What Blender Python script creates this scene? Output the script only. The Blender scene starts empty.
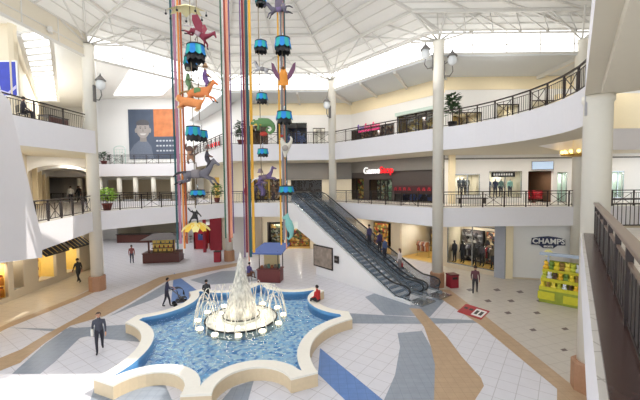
import bpy, bmesh, math, random
from mathutils import Vector, Matrix
random.seed(7)
S = bpy.context.scene
COL = S.collection
# ------------------------------------------------------------------ camera
F, CZ = 345.0, 7.18
PITCH, ROLL = math.atan(17/345.0), math.radians(0.62)
FW = Vector((0, math.cos(PITCH), -math.sin(PITCH)))
UP0 = Vector((0, math.sin(PITCH), math.cos(PITCH)))
RT0 = Vector((1, 0, 0))
RT = RT0*math.cos(ROLL) - UP0*math.sin(ROLL)
UP = UP0*math.cos(ROLL) + RT0*math.sin(ROLL)
EYE = Vector((0, 0, CZ))
cd = bpy.data.cameras.new('camera'); cam = bpy.data.objects.new('camera', cd); COL.objects.link(cam)
M = Matrix((RT, UP, -FW)).transposed().to_4x4(); M.translation = EYE
cam.matrix_world = M
cd.sensor_width = 36; cd.lens = F/640*36; cd.clip_start = 0.05; cd.clip_end = 400
S.camera = cam

def ray(u, v): return FW + RT*((u-320)/F) + UP*((200-v)/F)
def atz(u, v, z):
    d = ray(u, v); t = (z-CZ)/d.z; return (d.x*t, d.y*t)
def aty(u, v, y):
    d = ray(u, v); t = y/d.y; return (d.x*t, CZ+d.z*t)

# ------------------------------------------------------------------ materials
def lin(c):
    def f(x):
        x /= 255.0
        return x/12.92 if x <= .04045 else ((x+.055)/1.055)**2.4
    return (f(c[0]), f(c[1]), f(c[2]), 1)
def pm(name, rgb, rough=.55, metal=0.0, var=.06, scale=6.0, emit=0.0, alpha=1.0, bump=0.0, spec=.5):
    m = bpy.data.materials.new(name); m.use_nodes = True
    nt = m.node_tree; b = nt.nodes['Principled BSDF']
    tc = nt.nodes.new('ShaderNodeTexCoord'); nz = nt.nodes.new('ShaderNodeTexNoise')
    nz.inputs['Scale'].default_value = scale; nz.inputs['Detail'].default_value = 3
    nt.links.new(tc.outputs['Object'], nz.inputs['Vector'])
    mx = nt.nodes.new('ShaderNodeMix'); mx.data_type = 'RGBA'
    c = lin(rgb)
    mx.inputs[6].default_value = tuple(max(0, x*(1-var)) for x in c[:3])+(1,)
    mx.inputs[7].default_value = tuple(min(1, x*(1+var)) for x in c[:3])+(1,)
    nt.links.new(nz.outputs['Fac'], mx.inputs[0])
    nt.links.new(mx.outputs[2], b.inputs['Base Color'])
    b.inputs['Roughness'].default_value = rough; b.inputs['Metallic'].default_value = metal
    b.inputs['Specular IOR Level'].default_value = spec
    if emit:
        nt.links.new(mx.outputs[2], b.inputs['Emission Color']); b.inputs['Emission Strength'].default_value = emit
    if alpha < 1: b.inputs['Alpha'].default_value = alpha
    if bump:
        bp = nt.nodes.new('ShaderNodeBump'); bp.inputs['Strength'].default_value = bump
        nt.links.new(nz.outputs['Fac'], bp.inputs['Height']); nt.links.new(bp.outputs['Normal'], b.inputs['Normal'])
    return m
def tile(name, rgb, mortar, w=.6, h=.6, ms=.012, rot=0, rough=.3, var=.05, spec=.3):
    m = pm(name, rgb, rough, var=var, scale=3, spec=spec)
    nt = m.node_tree; b = nt.nodes['Principled BSDF']; mx = next(n for n in nt.nodes if n.type == 'MIX')
    tc = next(n for n in nt.nodes if n.type == 'TEX_COORD')
    mp = nt.nodes.new('ShaderNodeMapping'); mp.inputs['Rotation'].default_value = (0, 0, rot)
    br = nt.nodes.new('ShaderNodeTexBrick'); br.offset = 0; br.squash = 1
    br.inputs['Scale'].default_value = 1; br.inputs['Brick Width'].default_value = w; br.inputs['Row Height'].default_value = h
    br.inputs['Mortar Size'].default_value = ms; br.inputs['Mortar'].default_value = lin(mortar)
    nt.links.new(tc.outputs['Object'], mp.inputs['Vector']); nt.links.new(mp.outputs['Vector'], br.inputs['Vector'])
    nt.links.new(mx.outputs[2], br.inputs['Color1']); nt.links.new(mx.outputs[2], br.inputs['Color2'])
    nt.links.new(br.outputs['Color'], b.inputs['Base Color'])
    return m
def glass(name, rgb, alpha=.3, rough=.05):
    m = pm(name, rgb, rough, var=.03, alpha=alpha); return m

K = {}
K['white'] = pm('white_plaster', (240, 238, 235), .6, var=.02)
K['fascia'] = pm('fascia_paint', (234, 231, 234), .5, var=.02)
K['cream'] = pm('cream_paint', (242, 230, 205), .6, var=.03)
K['column'] = pm('column_paint', (240, 234, 220), .5, var=.02)
K['yellow'] = pm('straw_yellow_paint', (246, 230, 194), .6, var=.03)
K['soffit'] = pm('soffit_paint', (232, 224, 205), .7, var=.02)
K['beigewall2'] = pm('pale_beige_wall', (226, 216, 196), .6, var=.03)
K['ceil'] = pm('ceiling_panel', (244, 241, 234), .8, var=.02)
K['greyceil'] = pm('grey_ceiling', (218, 220, 220), .8, var=.02)
K['truss'] = pm('truss_paint', (222, 218, 210), .5, var=.02)
K['brick'] = pm('terracotta_stone', (166, 124, 94), .5, var=.15, scale=14)
K['dark'] = pm('dark_bronze_metal', (52, 42, 40), .45, .3, var=.1)
K['handrail'] = pm('handrail_wood', (120, 100, 88), .35, var=.12, scale=10)
K['ledge'] = pm('dark_brown_stone', (72, 52, 48), .25, var=.2, scale=9)
K['slat'] = pm('dark_slat', (38, 30, 30), .4, var=.15)
K['black'] = pm('black', (22, 22, 24), .4, var=.1)
K['rubber'] = pm('black_rubber', (26, 26, 28), .35, var=.1)
K['chrome'] = pm('brushed_steel', (200, 204, 208), .25, .9, var=.05)
K['glaze'] = pm('daylit_frosted_glazing', (250, 252, 255), .3, var=.01, emit=2.6)
K['glaze2'] = pm('daylit_skylight_glazing', (244, 249, 255), .3, var=.01, emit=2.2)
K['greybulk'] = pm('grey_bulkhead', (120, 116, 112), .6, var=.05)
K['darkwall'] = pm('dark_shop_wall', (70, 62, 60), .6, var=.1)
K['shopfloor'] = tile('upper_floor_tile', (214, 208, 200), (180, 172, 162), .5, .5, .01)
K['tan'] = tile('tan_stone', (180, 152, 122), (160, 134, 106), .3, .3, .006, var=.16)
K['slate'] = tile('slate_stone', (142, 150, 162), (122, 130, 142), .3, .3, .006, var=.16)
K['blue'] = tile('blue_stone', (96, 130, 186), (80, 110, 160), .3, .3, .006, var=.18)
K['tile'] = tile('white_floor_tile', (212, 210, 216), (182, 178, 182), .62, .62, .012, rot=.62)
K['tilewarm'] = tile('warm_floor_tile', (196, 188, 178), (176, 166, 156), .62, .62, .012, rot=-.3)
K['tiletan'] = tile('lane_floor_tile', (206, 190, 166), (182, 166, 142), .62, .62, .012, rot=.2)
K['dot'] = pm('dark_floor_accent', (96, 80, 78), .35)
K['warm'] = pm('lit_yellow_display', (250, 214, 120), .6, var=.1, emit=.15)
K['leaf'] = pm('leaf_green', (92, 134, 58), .6, var=.45, scale=9)
K['leafbright'] = pm('leaf_bright_green', (176, 214, 84), .6, var=.35, scale=9)
K['leafdark'] = pm('leaf_dark_green', (58, 92, 56), .6, var=.4, scale=9)
K['pot'] = pm('terracotta_pot', (128, 62, 58), .55)
K['red'] = pm('red_paint', (170, 30, 40), .5)
K['redglow'] = pm('red_sign_light', (240, 24, 40), .5, emit=.9)
K['whiteglow'] = pm('white_sign_light', (255, 255, 255), .5, emit=1.1)
K['skin'] = pm('skin', (200, 150, 122), .5)
K['skindark'] = pm('skin_brown', (128, 86, 66), .5)

# ------------------------------------------------------------------ mesh builder
class MB:
    def __init__(s): s.v = []; s.f = []; s.mi = []; s.sm = []
    def add(s, vs, fs, mi=0, smooth=False):
        b = len(s.v); s.v += [tuple(v) for v in vs]
        for f in fs:
            s.f.append([b+i for i in f]); s.mi.append(mi); s.sm.append(smooth)
        return s
    def box(s, c, d, mi=0, rz=0, rx=0, ry=0):
        R = Matrix.Rotation(rz, 3, 'Z') @ Matrix.Rotation(ry, 3, 'Y') @ Matrix.Rotation(rx, 3, 'X')
        vs = []
        for z in (-1, 1):
            for x, y in ((-1, -1), (1, -1), (1, 1), (-1, 1)):
                vs.append(Vector(c) + R @ Vector((x*d[0]/2, y*d[1]/2, z*d[2]/2)))
        return s.add(vs, [(3, 2, 1, 0), (4, 5, 6, 7), (0, 1, 5, 4), (1, 2, 6, 5), (2, 3, 7, 6), (3, 0, 4, 7)], mi)
    def b2(s, x0, x1, y0, y1, z0, z1, mi=0):
        return s.box(((x0+x1)/2, (y0+y1)/2, (z0+z1)/2), (abs(x1-x0), abs(y1-y0), abs(z1-z0)), mi)
    def bar(s, p, q, w, h=None, mi=0):
        p, q = Vector(p), Vector(q); h = h or w; d = (q-p)
        if d.length < 1e-6: return s
        d.normalize(); a = d.cross(Vector((0, 0, 1)))
        if a.length < 1e-4: a = Vector((1, 0, 0))
        a.normalize(); b = a.cross(d)
        vs = [e + a*x*w/2 + b*y*h/2 for e in (p, q) for x, y in ((-1, -1), (1, -1), (1, 1), (-1, 1))]
        return s.add(vs, [(0, 1, 2, 3), (7, 6, 5, 4), (4, 5, 1, 0), (5, 6, 2, 1), (6, 7, 3, 2), (7, 4, 0, 3)], mi)
    def tube(s, pts, r, n=6, mi=0, closed=False, caps=True):
        P = [Vector(p) for p in pts]; m = len(P); rs = r if isinstance(r, (list, tuple)) else [r]*m
        base = len(s.v); a = None; vs = []
        for i in range(m):
            if closed: t = P[(i+1) % m]-P[i-1]
            else: t = P[min(i+1, m-1)]-P[max(i-1, 0)]
            t.normalize()
            if a is None:
                a = t.cross(Vector((0, 0, 1)))
                if a.length < 1e-3: a = Vector((1, 0, 0))
            a = a - t*a.dot(t)
            a.normalize(); b = t.cross(a)
            for k in range(n):
                an = 2*math.pi*k/n; vs.append(P[i] + (a*math.cos(an)+b*math.sin(an))*rs[i])
        fs = []
        for i in range(m if closed else m-1):
            j = (i+1) % m
            for k in range(n):
                l = (k+1) % n; fs.append((i*n+k, i*n+l, j*n+l, j*n+k))
        s.add(vs, fs, mi, True)
        if caps and not closed:
            s.f.append([base+k for k in range(n)][::-1]); s.mi.append(mi); s.sm.append(False)
            s.f.append([base+(m-1)*n+k for k in range(n)]); s.mi.append(mi); s.sm.append(False)
        return s
    def lathe(s, prof, c=(0, 0, 0), n=20, mi=0, smooth=True):
        vs = []; fs = []
        for r, z in prof:
            for k in range(n):
                an = 2*math.pi*k/n; vs.append((c[0]+r*math.cos(an), c[1]+r*math.sin(an), c[2]+z))
        for i in range(len(prof)-1):
            for k in range(n):
                l = (k+1) % n; fs.append((i*n+k, i*n+l, (i+1)*n+l, (i+1)*n+k))
        s.add(vs, fs, mi, smooth)
        b = len(s.v)-len(vs)
        if prof[0][0] > 1e-4: s.f.append([b+k for k in range(n)][::-1]); s.mi.append(mi); s.sm.append(False)
        if prof[-1][0] > 1e-4: s.f.append([b+(len(prof)-1)*n+k for k in range(n)]); s.mi.append(mi); s.sm.append(False)
        return s
    def prism(s, poly, z0, z1, mi=0):
        n = len(poly)
        ar = sum(poly[i][0]*poly[(i+1) % n][1]-poly[(i+1) % n][0]*poly[i][1] for i in range(n))
        if ar < 0: poly = poly[::-1]
        vs = [(p[0], p[1], z0) for p in poly]+[(p[0], p[1], z1) for p in poly]
        fs = [tuple(range(n))[::-1], tuple(range(n, 2*n))]+[(i, (i+1) % n, n+(i+1) % n, n+i) for i in range(n)]
        return s.add(vs, fs, mi)
    def vprism(s, o, d, poly, t, mi=0):
        """polygon (along d, z) standing on a vertical plane through o, thickened by t to the side of n"""
        d = Vector((d[0], d[1], 0)).normalized(); nn = Vector((-d.y, d.x, 0))
        n = len(poly); vs = []
        for off in (0, t):
            for a, z in poly: vs.append((o[0]+d.x*a+nn.x*off, o[1]+d.y*a+nn.y*off, z))
        fs = [tuple(range(n)), tuple(range(n, 2*n))[::-1]]+[(i, n+i, n+(i+1) % n, (i+1) % n) for i in range(n)]
        return s.add(vs, fs, mi)
    def ball(s, c, r, mi=0, n=10, m=7):
        if not isinstance(r, (tuple, list)): r = (r, r, r)
        vs = [(c[0], c[1], c[2]-r[2])]
        for i in range(1, m):
            ph = -math.pi/2+math.pi*i/m
            for k in range(n):
                an = 2*math.pi*k/n
                vs.append((c[0]+r[0]*math.cos(ph)*math.cos(an), c[1]+r[1]*math.cos(ph)*math.sin(an), c[2]+r[2]*math.sin(ph)))
        vs.append((c[0], c[1], c[2]+r[2])); L = len(vs)-1
        fs = [(0, 1+(k+1) % n, 1+k) for k in range(n)]
        for i in range(m-2):
            for k in range(n):
                l = (k+1) % n; fs.append((1+i*n+k, 1+i*n+l, 1+(i+1)*n+l, 1+(i+1)*n+k))
        fs += [(L, 1+(m-2)*n+k, 1+(m-2)*n+(k+1) % n) for k in range(n)]
        return s.add(vs, fs, mi, True)
    def quad(s, vs, mi=0): return s.add(vs, [tuple(range(len(vs)))], mi)
    def build(s, name, mats, parent=None, bevel=0):
        me = bpy.data.meshes.new(name); me.from_pydata(s.v, [], s.f)
        if not isinstance(mats, (list, tuple)): mats = [mats]
        for m in mats: me.materials.append(K[m] if isinstance(m, str) else m)
        for p, i, q in zip(me.polygons, s.mi, s.sm): p.material_index = min(i, len(mats)-1); p.use_smooth = q
        me.update()
        o = bpy.data.objects.new(name, me); COL.objects.link(o)
        if parent: o.parent = parent
        if bevel:
            bv = o.modifiers.new('bevel', 'BEVEL'); bv.width = bevel; bv.segments = 2; bv.limit_method = 'ANGLE'
        return o
def tag(o, label, cat, group=None):
    o['label'] = label; o['category'] = cat
    if group: o['group'] = group
    return o
def struct(o): o['kind'] = 'structure'; return o
def stuff(o): o['kind'] = 'stuff'; return o
def thing(name, label, cat, loc=(0, 0, 0), rz=0, group=None):
    o = bpy.data.objects.new(name, None); COL.objects.link(o); o.empty_display_size = .2
    o.location = loc; o.rotation_euler = (0, 0, rz)
    return tag(o, label, cat, group)
def dup(root, loc, rz=None, label=None, group=None):
    r = root.copy(); COL.objects.link(r); r.location = loc
    if rz is not None: r.rotation_euler = (0, 0, rz)
    if label: r['label'] = label
    if group: r['group'] = group
    for ch in list(root.children):
        c = ch.copy(); COL.objects.link(c); c.parent = r
        for g in ch.children:
            d = g.copy(); COL.objects.link(d); d.parent = c
    return r
class Frame:
    """a vertical plane: x along it, y into the shop, z up"""
    def __init__(s, p, q):
        s.o = Vector((p[0], p[1], 0)); d = Vector((q[0]-p[0], q[1]-p[1], 0)); s.L = d.length
        s.d = d.normalized(); s.n = Vector((-s.d.y, s.d.x, 0)); s.rz = math.atan2(s.d.y, s.d.x)
    def W(s, u, v):
        r = ray(u, v); t = s.n.dot(s.o-EYE)/s.n.dot(r); P = EYE+r*t
        return ((P-s.o).dot(s.d), P.z)
    def P(s, x, y=0, z=0):
        v = s.o+s.d*x+s.n*y; return (v.x, v.y, z)
    def R(s, u0, v0, u1, v1):
        """pixel box -> x0,x1,z0,z1 measured along its middle"""
        um = (u0+u1)/2; vm = (v0+v1)/2
        x0 = s.W(u0, vm)[0]; x1 = s.W(u1, vm)[0]; za = s.W(um, v1)[1]; zb = s.W(um, v0)[1]
        return x0, x1, za, zb
def place(o, fr, x=0, y=0, z=0):
    o.location = fr.P(x, y, z); o.rotation_euler = (0, 0, fr.rz); return o
def wall_holes(fr, L, z0, z1, holes, name, mat, t=.25, x0=0, y=0):
    xs = sorted(set([x0, L]+[h[0] for h in holes]+[h[1] for h in holes])); xs = [x for x in xs if x0 <= x <= L]
    mb = MB()
    for a, b in zip(xs[:-1], xs[1:]):
        if b-a < 1e-4: continue
        m = (a+b)/2; zz = z0
        for h in sorted([h for h in holes if h[0] < m < h[1]], key=lambda h: h[2]):
            if h[2]-zz > .01: mb.b2(a, b, y, y+t, zz, h[2])
            zz = max(zz, h[3])
        if z1-zz > .01: mb.b2(a, b, y, y+t, zz, z1)
    return struct(place(mb.build(name, mat), fr))
# ------------------------------------------------------------------ plan
OC = (-3.65, 17.3)
D1 = (-15.8, 11.2); A = (-15.35, 23.4); C1 = (-8.55, 32.0); C = (1.2, 32.0); B = (8.0, 23.4); D = (9.2, 11.5); DE = (8.72, 11.46); G = (17.6, 23.5)
Z2, Z3, ZT = 5.4, 10.8, 16.5
F2, F3 = 1.3, 1.5
CD = Vector((-.584, .812, 0))
def scl(p, k): return (OC[0]+(p[0]-OC[0])*k, OC[1]+(p[1]-OC[1])*k)
# ---- floor with its inlays
fl = MB()
fl.prism([(-70, -4), (40, -4), (40, 80), (-70, 80)], -.3, 0, 0)
def inlay(px, mi, z):
    vs = []
    for u, v in px:
        x, y = atz(u, v, 0); vs.append((x, y, z))
    n = len(vs); ar = sum(vs[i][0]*vs[(i+1) % n][1]-vs[(i+1) % n][0]*vs[i][1] for i in range(n))
    if ar < 0: vs.reverse()
    fl.quad(vs, mi)
TAN, SLA, BLU, WRM, LAN, DOT = 1, 2, 3, 4, 5, 6
inlay([(440, 292), (480, 322), (557, 389), (558, 480), (900, 480), (900, 262), (440, 262)], WRM, .002)
inlay([(-120, 372), (5, 326), (48, 310), (88, 290), (96, 268), (-120, 268)], LAN, .002)
inlay([(409, 308), (416, 317), (424, 327), (431, 347), (435, 365), (434, 400), (425, 440), (455, 440), (475, 400), (484, 386), (481, 378), (462, 357), (447, 337), (432, 321), (421, 309)], TAN, .006)
inlay([(397.5, 333), (400, 347), (395, 375), (384, 400), (360, 440), (425, 440), (434, 400), (435, 365), (431, 347), (422, 331)], SLA, .005)
inlay([(345, 313), (346, 323.5), (420, 324), (478, 323), (478, 320.5), (430, 318)], SLA, .004)
inlay([(320, 348), (383, 400), (420, 430), (375, 430), (345, 400), (318, 374)], BLU, .004)
inlay([(365, 297), (385, 315), (430, 317), (447, 298), (436, 286), (410, 280)], SLA, .003)
inlay([(437, 289), (450, 290), (488, 318), (573, 386), (600, 408), (590, 440), (557, 440), (557, 389), (480, 325), (438, 297)], TAN, .007)
inlay([(-60, 388), (0, 358), (22, 349), (45, 335), (87, 312), (108, 300), (160, 277), (205, 268), (243, 262), (243, 265), (207, 272), (165, 282), (130, 303), (105, 316), (70, 326), (45, 343), (20, 363), (0, 371), (-60, 405)], TAN, .006)
inlay([(-40, 347), (5, 324.5), (75, 297), (92, 289), (95, 292), (78, 300), (8, 328), (-40, 353)], TAN, .007)
inlay([(6, 327.5), (60, 329), (135, 324), (147, 330), (140, 342), (105, 339), (60, 332)], SLA, .004)
inlay([(70, 327), (104, 333), (80, 338), (55, 362), (40, 374), (12, 374), (45, 344)], SLA, .005)
inlay([(108, 317), (130, 308), (152, 300), (172, 290), (165, 284), (135, 302)], SLA, .004)
inlay([(190, 280), (222, 271), (262, 270), (258, 281), (206, 285)], SLA, .004)
inlay([(174, 273), (202, 294), (190, 304), (171, 302)], BLU, .005)
inlay([(97, 380), (130, 374), (160, 373), (172, 400), (175, 430), (80, 430)], SLA, .004)
inlay([(222, 400), (232, 388), (254, 380), (247, 404), (240, 430), (210, 430)], SLA, .004)
for u, v in ((508, 313), (537, 313), (533, 330), (565, 329), (564, 350), (497, 290), (511, 301), (488, 301), (540, 301), (470, 290), (520, 292)):
    inlay([(u-4, v-.6), (u+1, v-1.6), (u+4, v+.8), (u-1, v+1.4)], DOT, .006)
struct(fl.build('floor', ['tile', 'tan', 'slate', 'blue', 'tilewarm', 'tiletan', 'dot']))

# ---- slabs of the upper levels
def slab(name, poly, ztop, th, mats=('fascia', 'soffit', 'shopfloor')):
    n = len(poly); ar = sum(poly[i][0]*poly[(i+1) % n][1]-poly[(i+1) % n][0]*poly[i][1] for i in range(n))
    if ar < 0: poly = poly[::-1]
    mb = MB(); z0 = ztop-th
    vs = [(p[0], p[1], z0) for p in poly]+[(p[0], p[1], ztop) for p in poly]
    mb.add(vs, [tuple(range(n))[::-1]], 1); mb.add(vs, [tuple(range(n, 2*n))], 2)
    mb.add(vs, [(i, (i+1) % n, n+(i+1) % n, n+i) for i in range(n)], 0)
    return struct(mb.build(name, list(mats)))
WR = (-15.1, 45.0)                                          # far end of the wing's inner wall
slab('floor_level_two', [A, C1, C, B, (40, 23.4), (40, 60), (-6, 60), (-17, 45.5), (-10.2, 35.0), (-17.6, 25.9), (-45, 64.7), (-60, 50), (-32, 13), (-13.6, 13), (-12.1, 14.7), (-13.3, 16.1)], Z2, F2)
slab('floor_level_two_bridge', [(.09, -.2), DE, (10.0, 12.7), (26, 12.7), (26, -4), (.15, -4)], Z2, F2)
slab('floor_level_two_wing', [(-33, 42), (-15, 42), (-15.2, 45.5), (-36, 45.5)], 5.2, 1.2)
cv = []
P0, P1, P2, P3 = Vector(B), Vector((11.6, 20.6)), Vector((12.0, 14.0)), Vector(DE)
for i in range(17):
    t = i/16; cv.append(tuple(P0*(1-t)**3+P1*3*t*(1-t)**2+P2*3*t*t*(1-t)+P3*t**3))
L3edge = cv
slab('floor_level_three', [C1, C]+cv[:14]+[(12.2, 14.6), (13.4, 17.5), (13.4, 21.3), (17.0, 24.6), (40, 24.6), (40, 60), (-6, 60), (-17, 45.5)], Z3, F3)
slab('floor_level_three_bridge', [(.09, -.2), DE, (9.4, 11.4), (10.2, 10.6), (30, 9.6), (30, -4), (.09, -4)], Z3, .85)
slab('floor_level_three_landing', cv[16:12:-1]+[(12.2, 14.6), (10.3, 12.4), (9.4, 11.4)], Z3-.004, F3-.004)
slab('floor_level_three_landing', cv[16:12:-1]+[(12.2, 14.6), (10.3, 12.4), (9.4, 11.4)], Z3-.004, F3-.004)
slab('floor_level_three_west', [(-14.95, 23.2), (-15.5, 18), D1, (-32, 11), (-60, 50), (-45, 64.7), (-15.6, 24.4)], Z3, F3)
slab('floor_level_three_wing', [(-33, 42), (-15, 42), (-15.2, 45.5), (-36, 45.5)], 9.75, 1.5)

# ---- columns
def column(p, z0, z1, r, base=True, name='column'):
    mb = MB(); n = 24
    if base: mb.lathe([(r*1.42, 0), (r*1.42, .95), (r*1.3, 1.0), (r*1.05, 1.0)], (p[0], p[1], z0), 8, 1, False)
    mb.lathe([(r, .02 if not base else 1.0), (r, z1-z0-.25), (r*1.12, z1-z0-.2), (r*1.12, z1-z0-.02)], (p[0], p[1], z0), n, 0)
    return struct(mb.build(name, ['column', 'brick']))
for p, r in ((A, .37), (C1, .35), (C, .35), (B, .35), (G, .38)): column(p, 0, ZT, r)
column(D, 0, 9.96, .40)
column(D1, 0, 9.32, .37)

# ---- clerestory, roof and trusses
ring = [(-15.8, -6), D1, A, C1, C, B, (26, 23.4), (26, -6)]
def ringz(k, z): return [(*scl(p, k), z) for p in ring]
CZ0, CZ1 = 15.6, 17.2
for i in range(6):
    if i == 0: continue
    fr = Frame(ring[i], ring[i+1]); w = MB()
    w.b2(0, fr.L if i != 1 else fr.L*.5, 0, .06, CZ0+.12, CZ1-.06)
    if i == 1: struct(place(MB().b2(fr.L*.5, fr.L, 0, .1, CZ0, CZ1).build('trim_13', 'beigewall2'), fr))
    o = struct(place(w.build('window_%d' % i, 'glaze'), fr))
    f = MB()
    for z, h in ((CZ0+.06, .14), (CZ1-.02, .12), (CZ0+.62, .05)): f.b2(0, fr.L, -.05, .08, z-h/2, z+h/2)
    nb = max(2, round(fr.L/2.4))
    for k in range(nb+1): f.b2(fr.L*k/nb-.03, fr.L*k/nb+.03, -.04, .07, CZ0, CZ1)
    f.build('window_frame', 'truss', o)
lv = [(1.0, 17.2), (.82, 18.0), (.65, 18.5), (.38, 19.4)]
rf = MB(); rings = [ringz(k, z) for k, z in lv]; n = len(ring)
for a, b in zip(rings[:-1], rings[1:]):
    for i in range(n): rf.quad([a[i], a[(i+1) % n], b[(i+1) % n], b[i]][::-1], 0)
struct(rf.build('ceiling', 'ceil'))
for a, w in ((rings[1], .2), (rings[2], .16), (rings[3], .2)):
    t = MB()
    for i in range(n):
        p, q = Vector(a[i]), Vector(a[(i+1) % n]); t.bar(p-Vector((0, 0, .1)), q-Vector((0, 0, .1)), w)
    struct(t.build('roof_ring_beam', 'truss'))
t = MB()
for i in range(n):
    L = (Vector(ring[(i+1) % n])-Vector(ring[i])).length; nb = max(1, round(L/4.5))
    for k in range(nb):
        s_ = k/nb
        pts = [Vector(r[i])*(1-s_)+Vector(r[(i+1) % n])*s_-Vector((0, 0, .05)) for r in rings]
        for p, q in zip(pts[:-1], pts[1:]): t.bar(p, q, .16 if k == 0 else .09, .2 if k == 0 else .1)
struct(t.build('roof_rafters', 'truss'))
# thin purlins between the ring beams
t = MB()
for ka, kb, m in ((0, 1, 3), (1, 2, 2), (2, 3, 5)):
    for j in range(1, m):
        s_ = j/m
        for i in range(n):
            p = Vector(rings[ka][i])*(1-s_)+Vector(rings[kb][i])*s_; q = Vector(rings[ka][(i+1) % n])*(1-s_)+Vector(rings[kb][(i+1) % n])*s_
            t.bar(p-Vector((0, 0, .02)), q-Vector((0, 0, .02)), .05)
struct(t.build('roof_purlins', 'truss'))
# tree struts over each column
for p in (A, C1, C, B, G):
    t = MB(); top = Vector((p[0], p[1], ZT))
    i = ring.index(p) if p in ring else None
    tg = []
    if i is not None:
        v0 = Vector(rings[1][i]); tg.append(v0)
        for j in ((i+1) % n, i-1):
            e = Vector(rings[1][j])-v0; e.normalize(); tg += [v0+e*2.2, v0+e*4.6]
            e2 = Vector(rings[0][j])-Vector(rings[0][i]); e2.normalize(); tg.append(Vector(rings[0][i])+e2*2.2)
    else:
        tg = [top+Vector((d, e, 1.5)) for d, e in ((-3, -1.3), (3, -1.3), (-1.2, -1.8), (1.2, -1.8))]
    for q in tg: t.tube([top, q-Vector((0, 0, .1))], .06, 6)
    struct(t.build('roof_strut', 'truss'))
# lattice girder: a lower chord with web bars under each side of the first ring beam
for i in (2, 3, 4, 5):
    t = MB(); a0, b0 = Vector(rings[1][i]), Vector(rings[1][i+1]); a1 = Vector((*scl(ring[i], .90), 16.75)); b1 = Vector((*scl(ring[i+1], .90), 16.75))
    if i == 4: pass
    t.bar(a1, b1, .1); L = (b0-a0).length; nb = max(3, round(L/1.7))
    for k in range(nb):
        s0, s1, sm_ = k/nb, (k+1)/nb, (k+.5)/nb
        m_ = a1.lerp(b1, sm_)
        if i in (2, 5): t.tube([a0.lerp(b0, s0), m_, a0.lerp(b0, s1)], .045, 5)
        elif k % 3 == 0: t.tube([a0.lerp(b0, s0), m_], .045, 5)
    struct(t.build('lattice_girder', 'truss'))

# ---- outer ceilings at third level
def flat(name, poly, z, th, mat): return struct(MB().prism(poly, z, z+th).build(name, mat))
SP = [(-9.25, 36.5), (3.36, 36.5), (10.1, 28.0), (40, 28.0)]      # shopfronts of the upper levels
flat('ceiling_gallery', [C1, C, B, (40, 23.4), (40, 28.2), SP[2], SP[1], SP[0], (-15.3, 45.5), (-17, 45.5)], 15.5, .12, 'greyceil')
t = MB()
for p, q in ((C1, SP[0]), (C, SP[1]), (B, SP[2]), ((17.5, 23.4), (17.5, 28))):
    t.bar((p[0], p[1], 15.4), (q[0], q[1], 15.4), .3)
for k in (.33, .66):
    p = Vector(C).lerp(Vector(B), k); q = Vector(SP[1]).lerp(Vector(SP[2]), k); t.bar((*p, 15.42), (*q, 15.42), .2)
for x in (-5.3, -2): t.bar((x, 32, 15.42), (x, 36.5, 15.42), .2)
struct(t.build('ceiling_gallery_beams', 'truss'))
# soffit beam that rings the near gallery opening
t = MB(); dd = (Vector(DE)-Vector((.09, -.2))).normalized(); nn = Vector((dd.y, -dd.x))
p = Vector((.09, -.2))+nn*.37; q = Vector(DE)+nn*.37
t.prism([tuple(Vector(p)-dd*3), tuple(q-dd*1.3), tuple(q-dd*1.3+nn*3), tuple(p-dd*3+nn*3)], 9.7, 9.96)
struct(t.build('ceiling_beam', 'soffit'))
# ------------------------------------------------------------------ walls and shopfronts
fC3 = Frame(SP[0], SP[1]); fB3 = Frame(SP[1], SP[2]); fR3 = Frame(SP[2], SP[3])
GP = [(-12, 37.5), (3.9, 37.5), (13.5, 25.3), (18.2, 23.9), (40, 23.9)]
gC = Frame(GP[0], GP[1]); gB = Frame(GP[1], GP[2]); gR = Frame(GP[2], GP[3]); gE = Frame(GP[3], GP[4])
fW = Frame((-15.3, 45.5), (-7.3, 33.6))                  # wing, east side
fF = Frame((-40, 45.5), (-15.3, 45.5))                   # wing, far end
fK = Frame((-15.6, 24.6), tuple(Vector((-15.6, 24.6, 0))+CD*45)[:2])   # corridor, east side
fJ = Frame((-17.8, 20.5), tuple(Vector((-17.8, 20.5, 0))+CD*52)[:2])
fJ3 = Frame((-19.2, 22.2), tuple(Vector((-19.2, 22.2, 0))+CD*48)[:2])
fS = Frame((-18.9, 8), (-20.0, 31))                      # shops under the west gallery

def hole(fr, u0, v0, u1, v1): return fr.R(u0, v0, u1, v1)
def room(fr, x0, x1, z0, z1, depth, mat, name='shop_interior', y0=.25, floor=None):
    mb = MB(); y1 = depth
    mb.quad([(x0, y1, z0), (x1, y1, z0), (x1, y1, z1), (x0, y1, z1)])
    mb.quad([(x0, y0, z0), (x0, y1, z0), (x0, y1, z1), (x0, y0, z1)])
    mb.quad([(x1, y1, z0), (x1, y0, z0), (x1, y0, z1), (x1, y1, z1)])
    mb.quad([(x0, y0, z1), (x0, y1, z1), (x1, y1, z1), (x1, y0, z1)], 1)
    mb.quad([(x0, y0, z0+.02), (x1, y0, z0+.02), (x1, y1, z0+.02), (x0, y1, z0+.02)], 2)
    return struct(place(mb.build(name, [mat, 'white', floor or 'shopfloor']), fr))
LAMPS = []
def lampin(fr, x, y, z, e, size=.5, col=(1, .94, .84)):
    LAMPS.append((fr.P(x, y, z), e, size, col))
WIN = [20]
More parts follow.
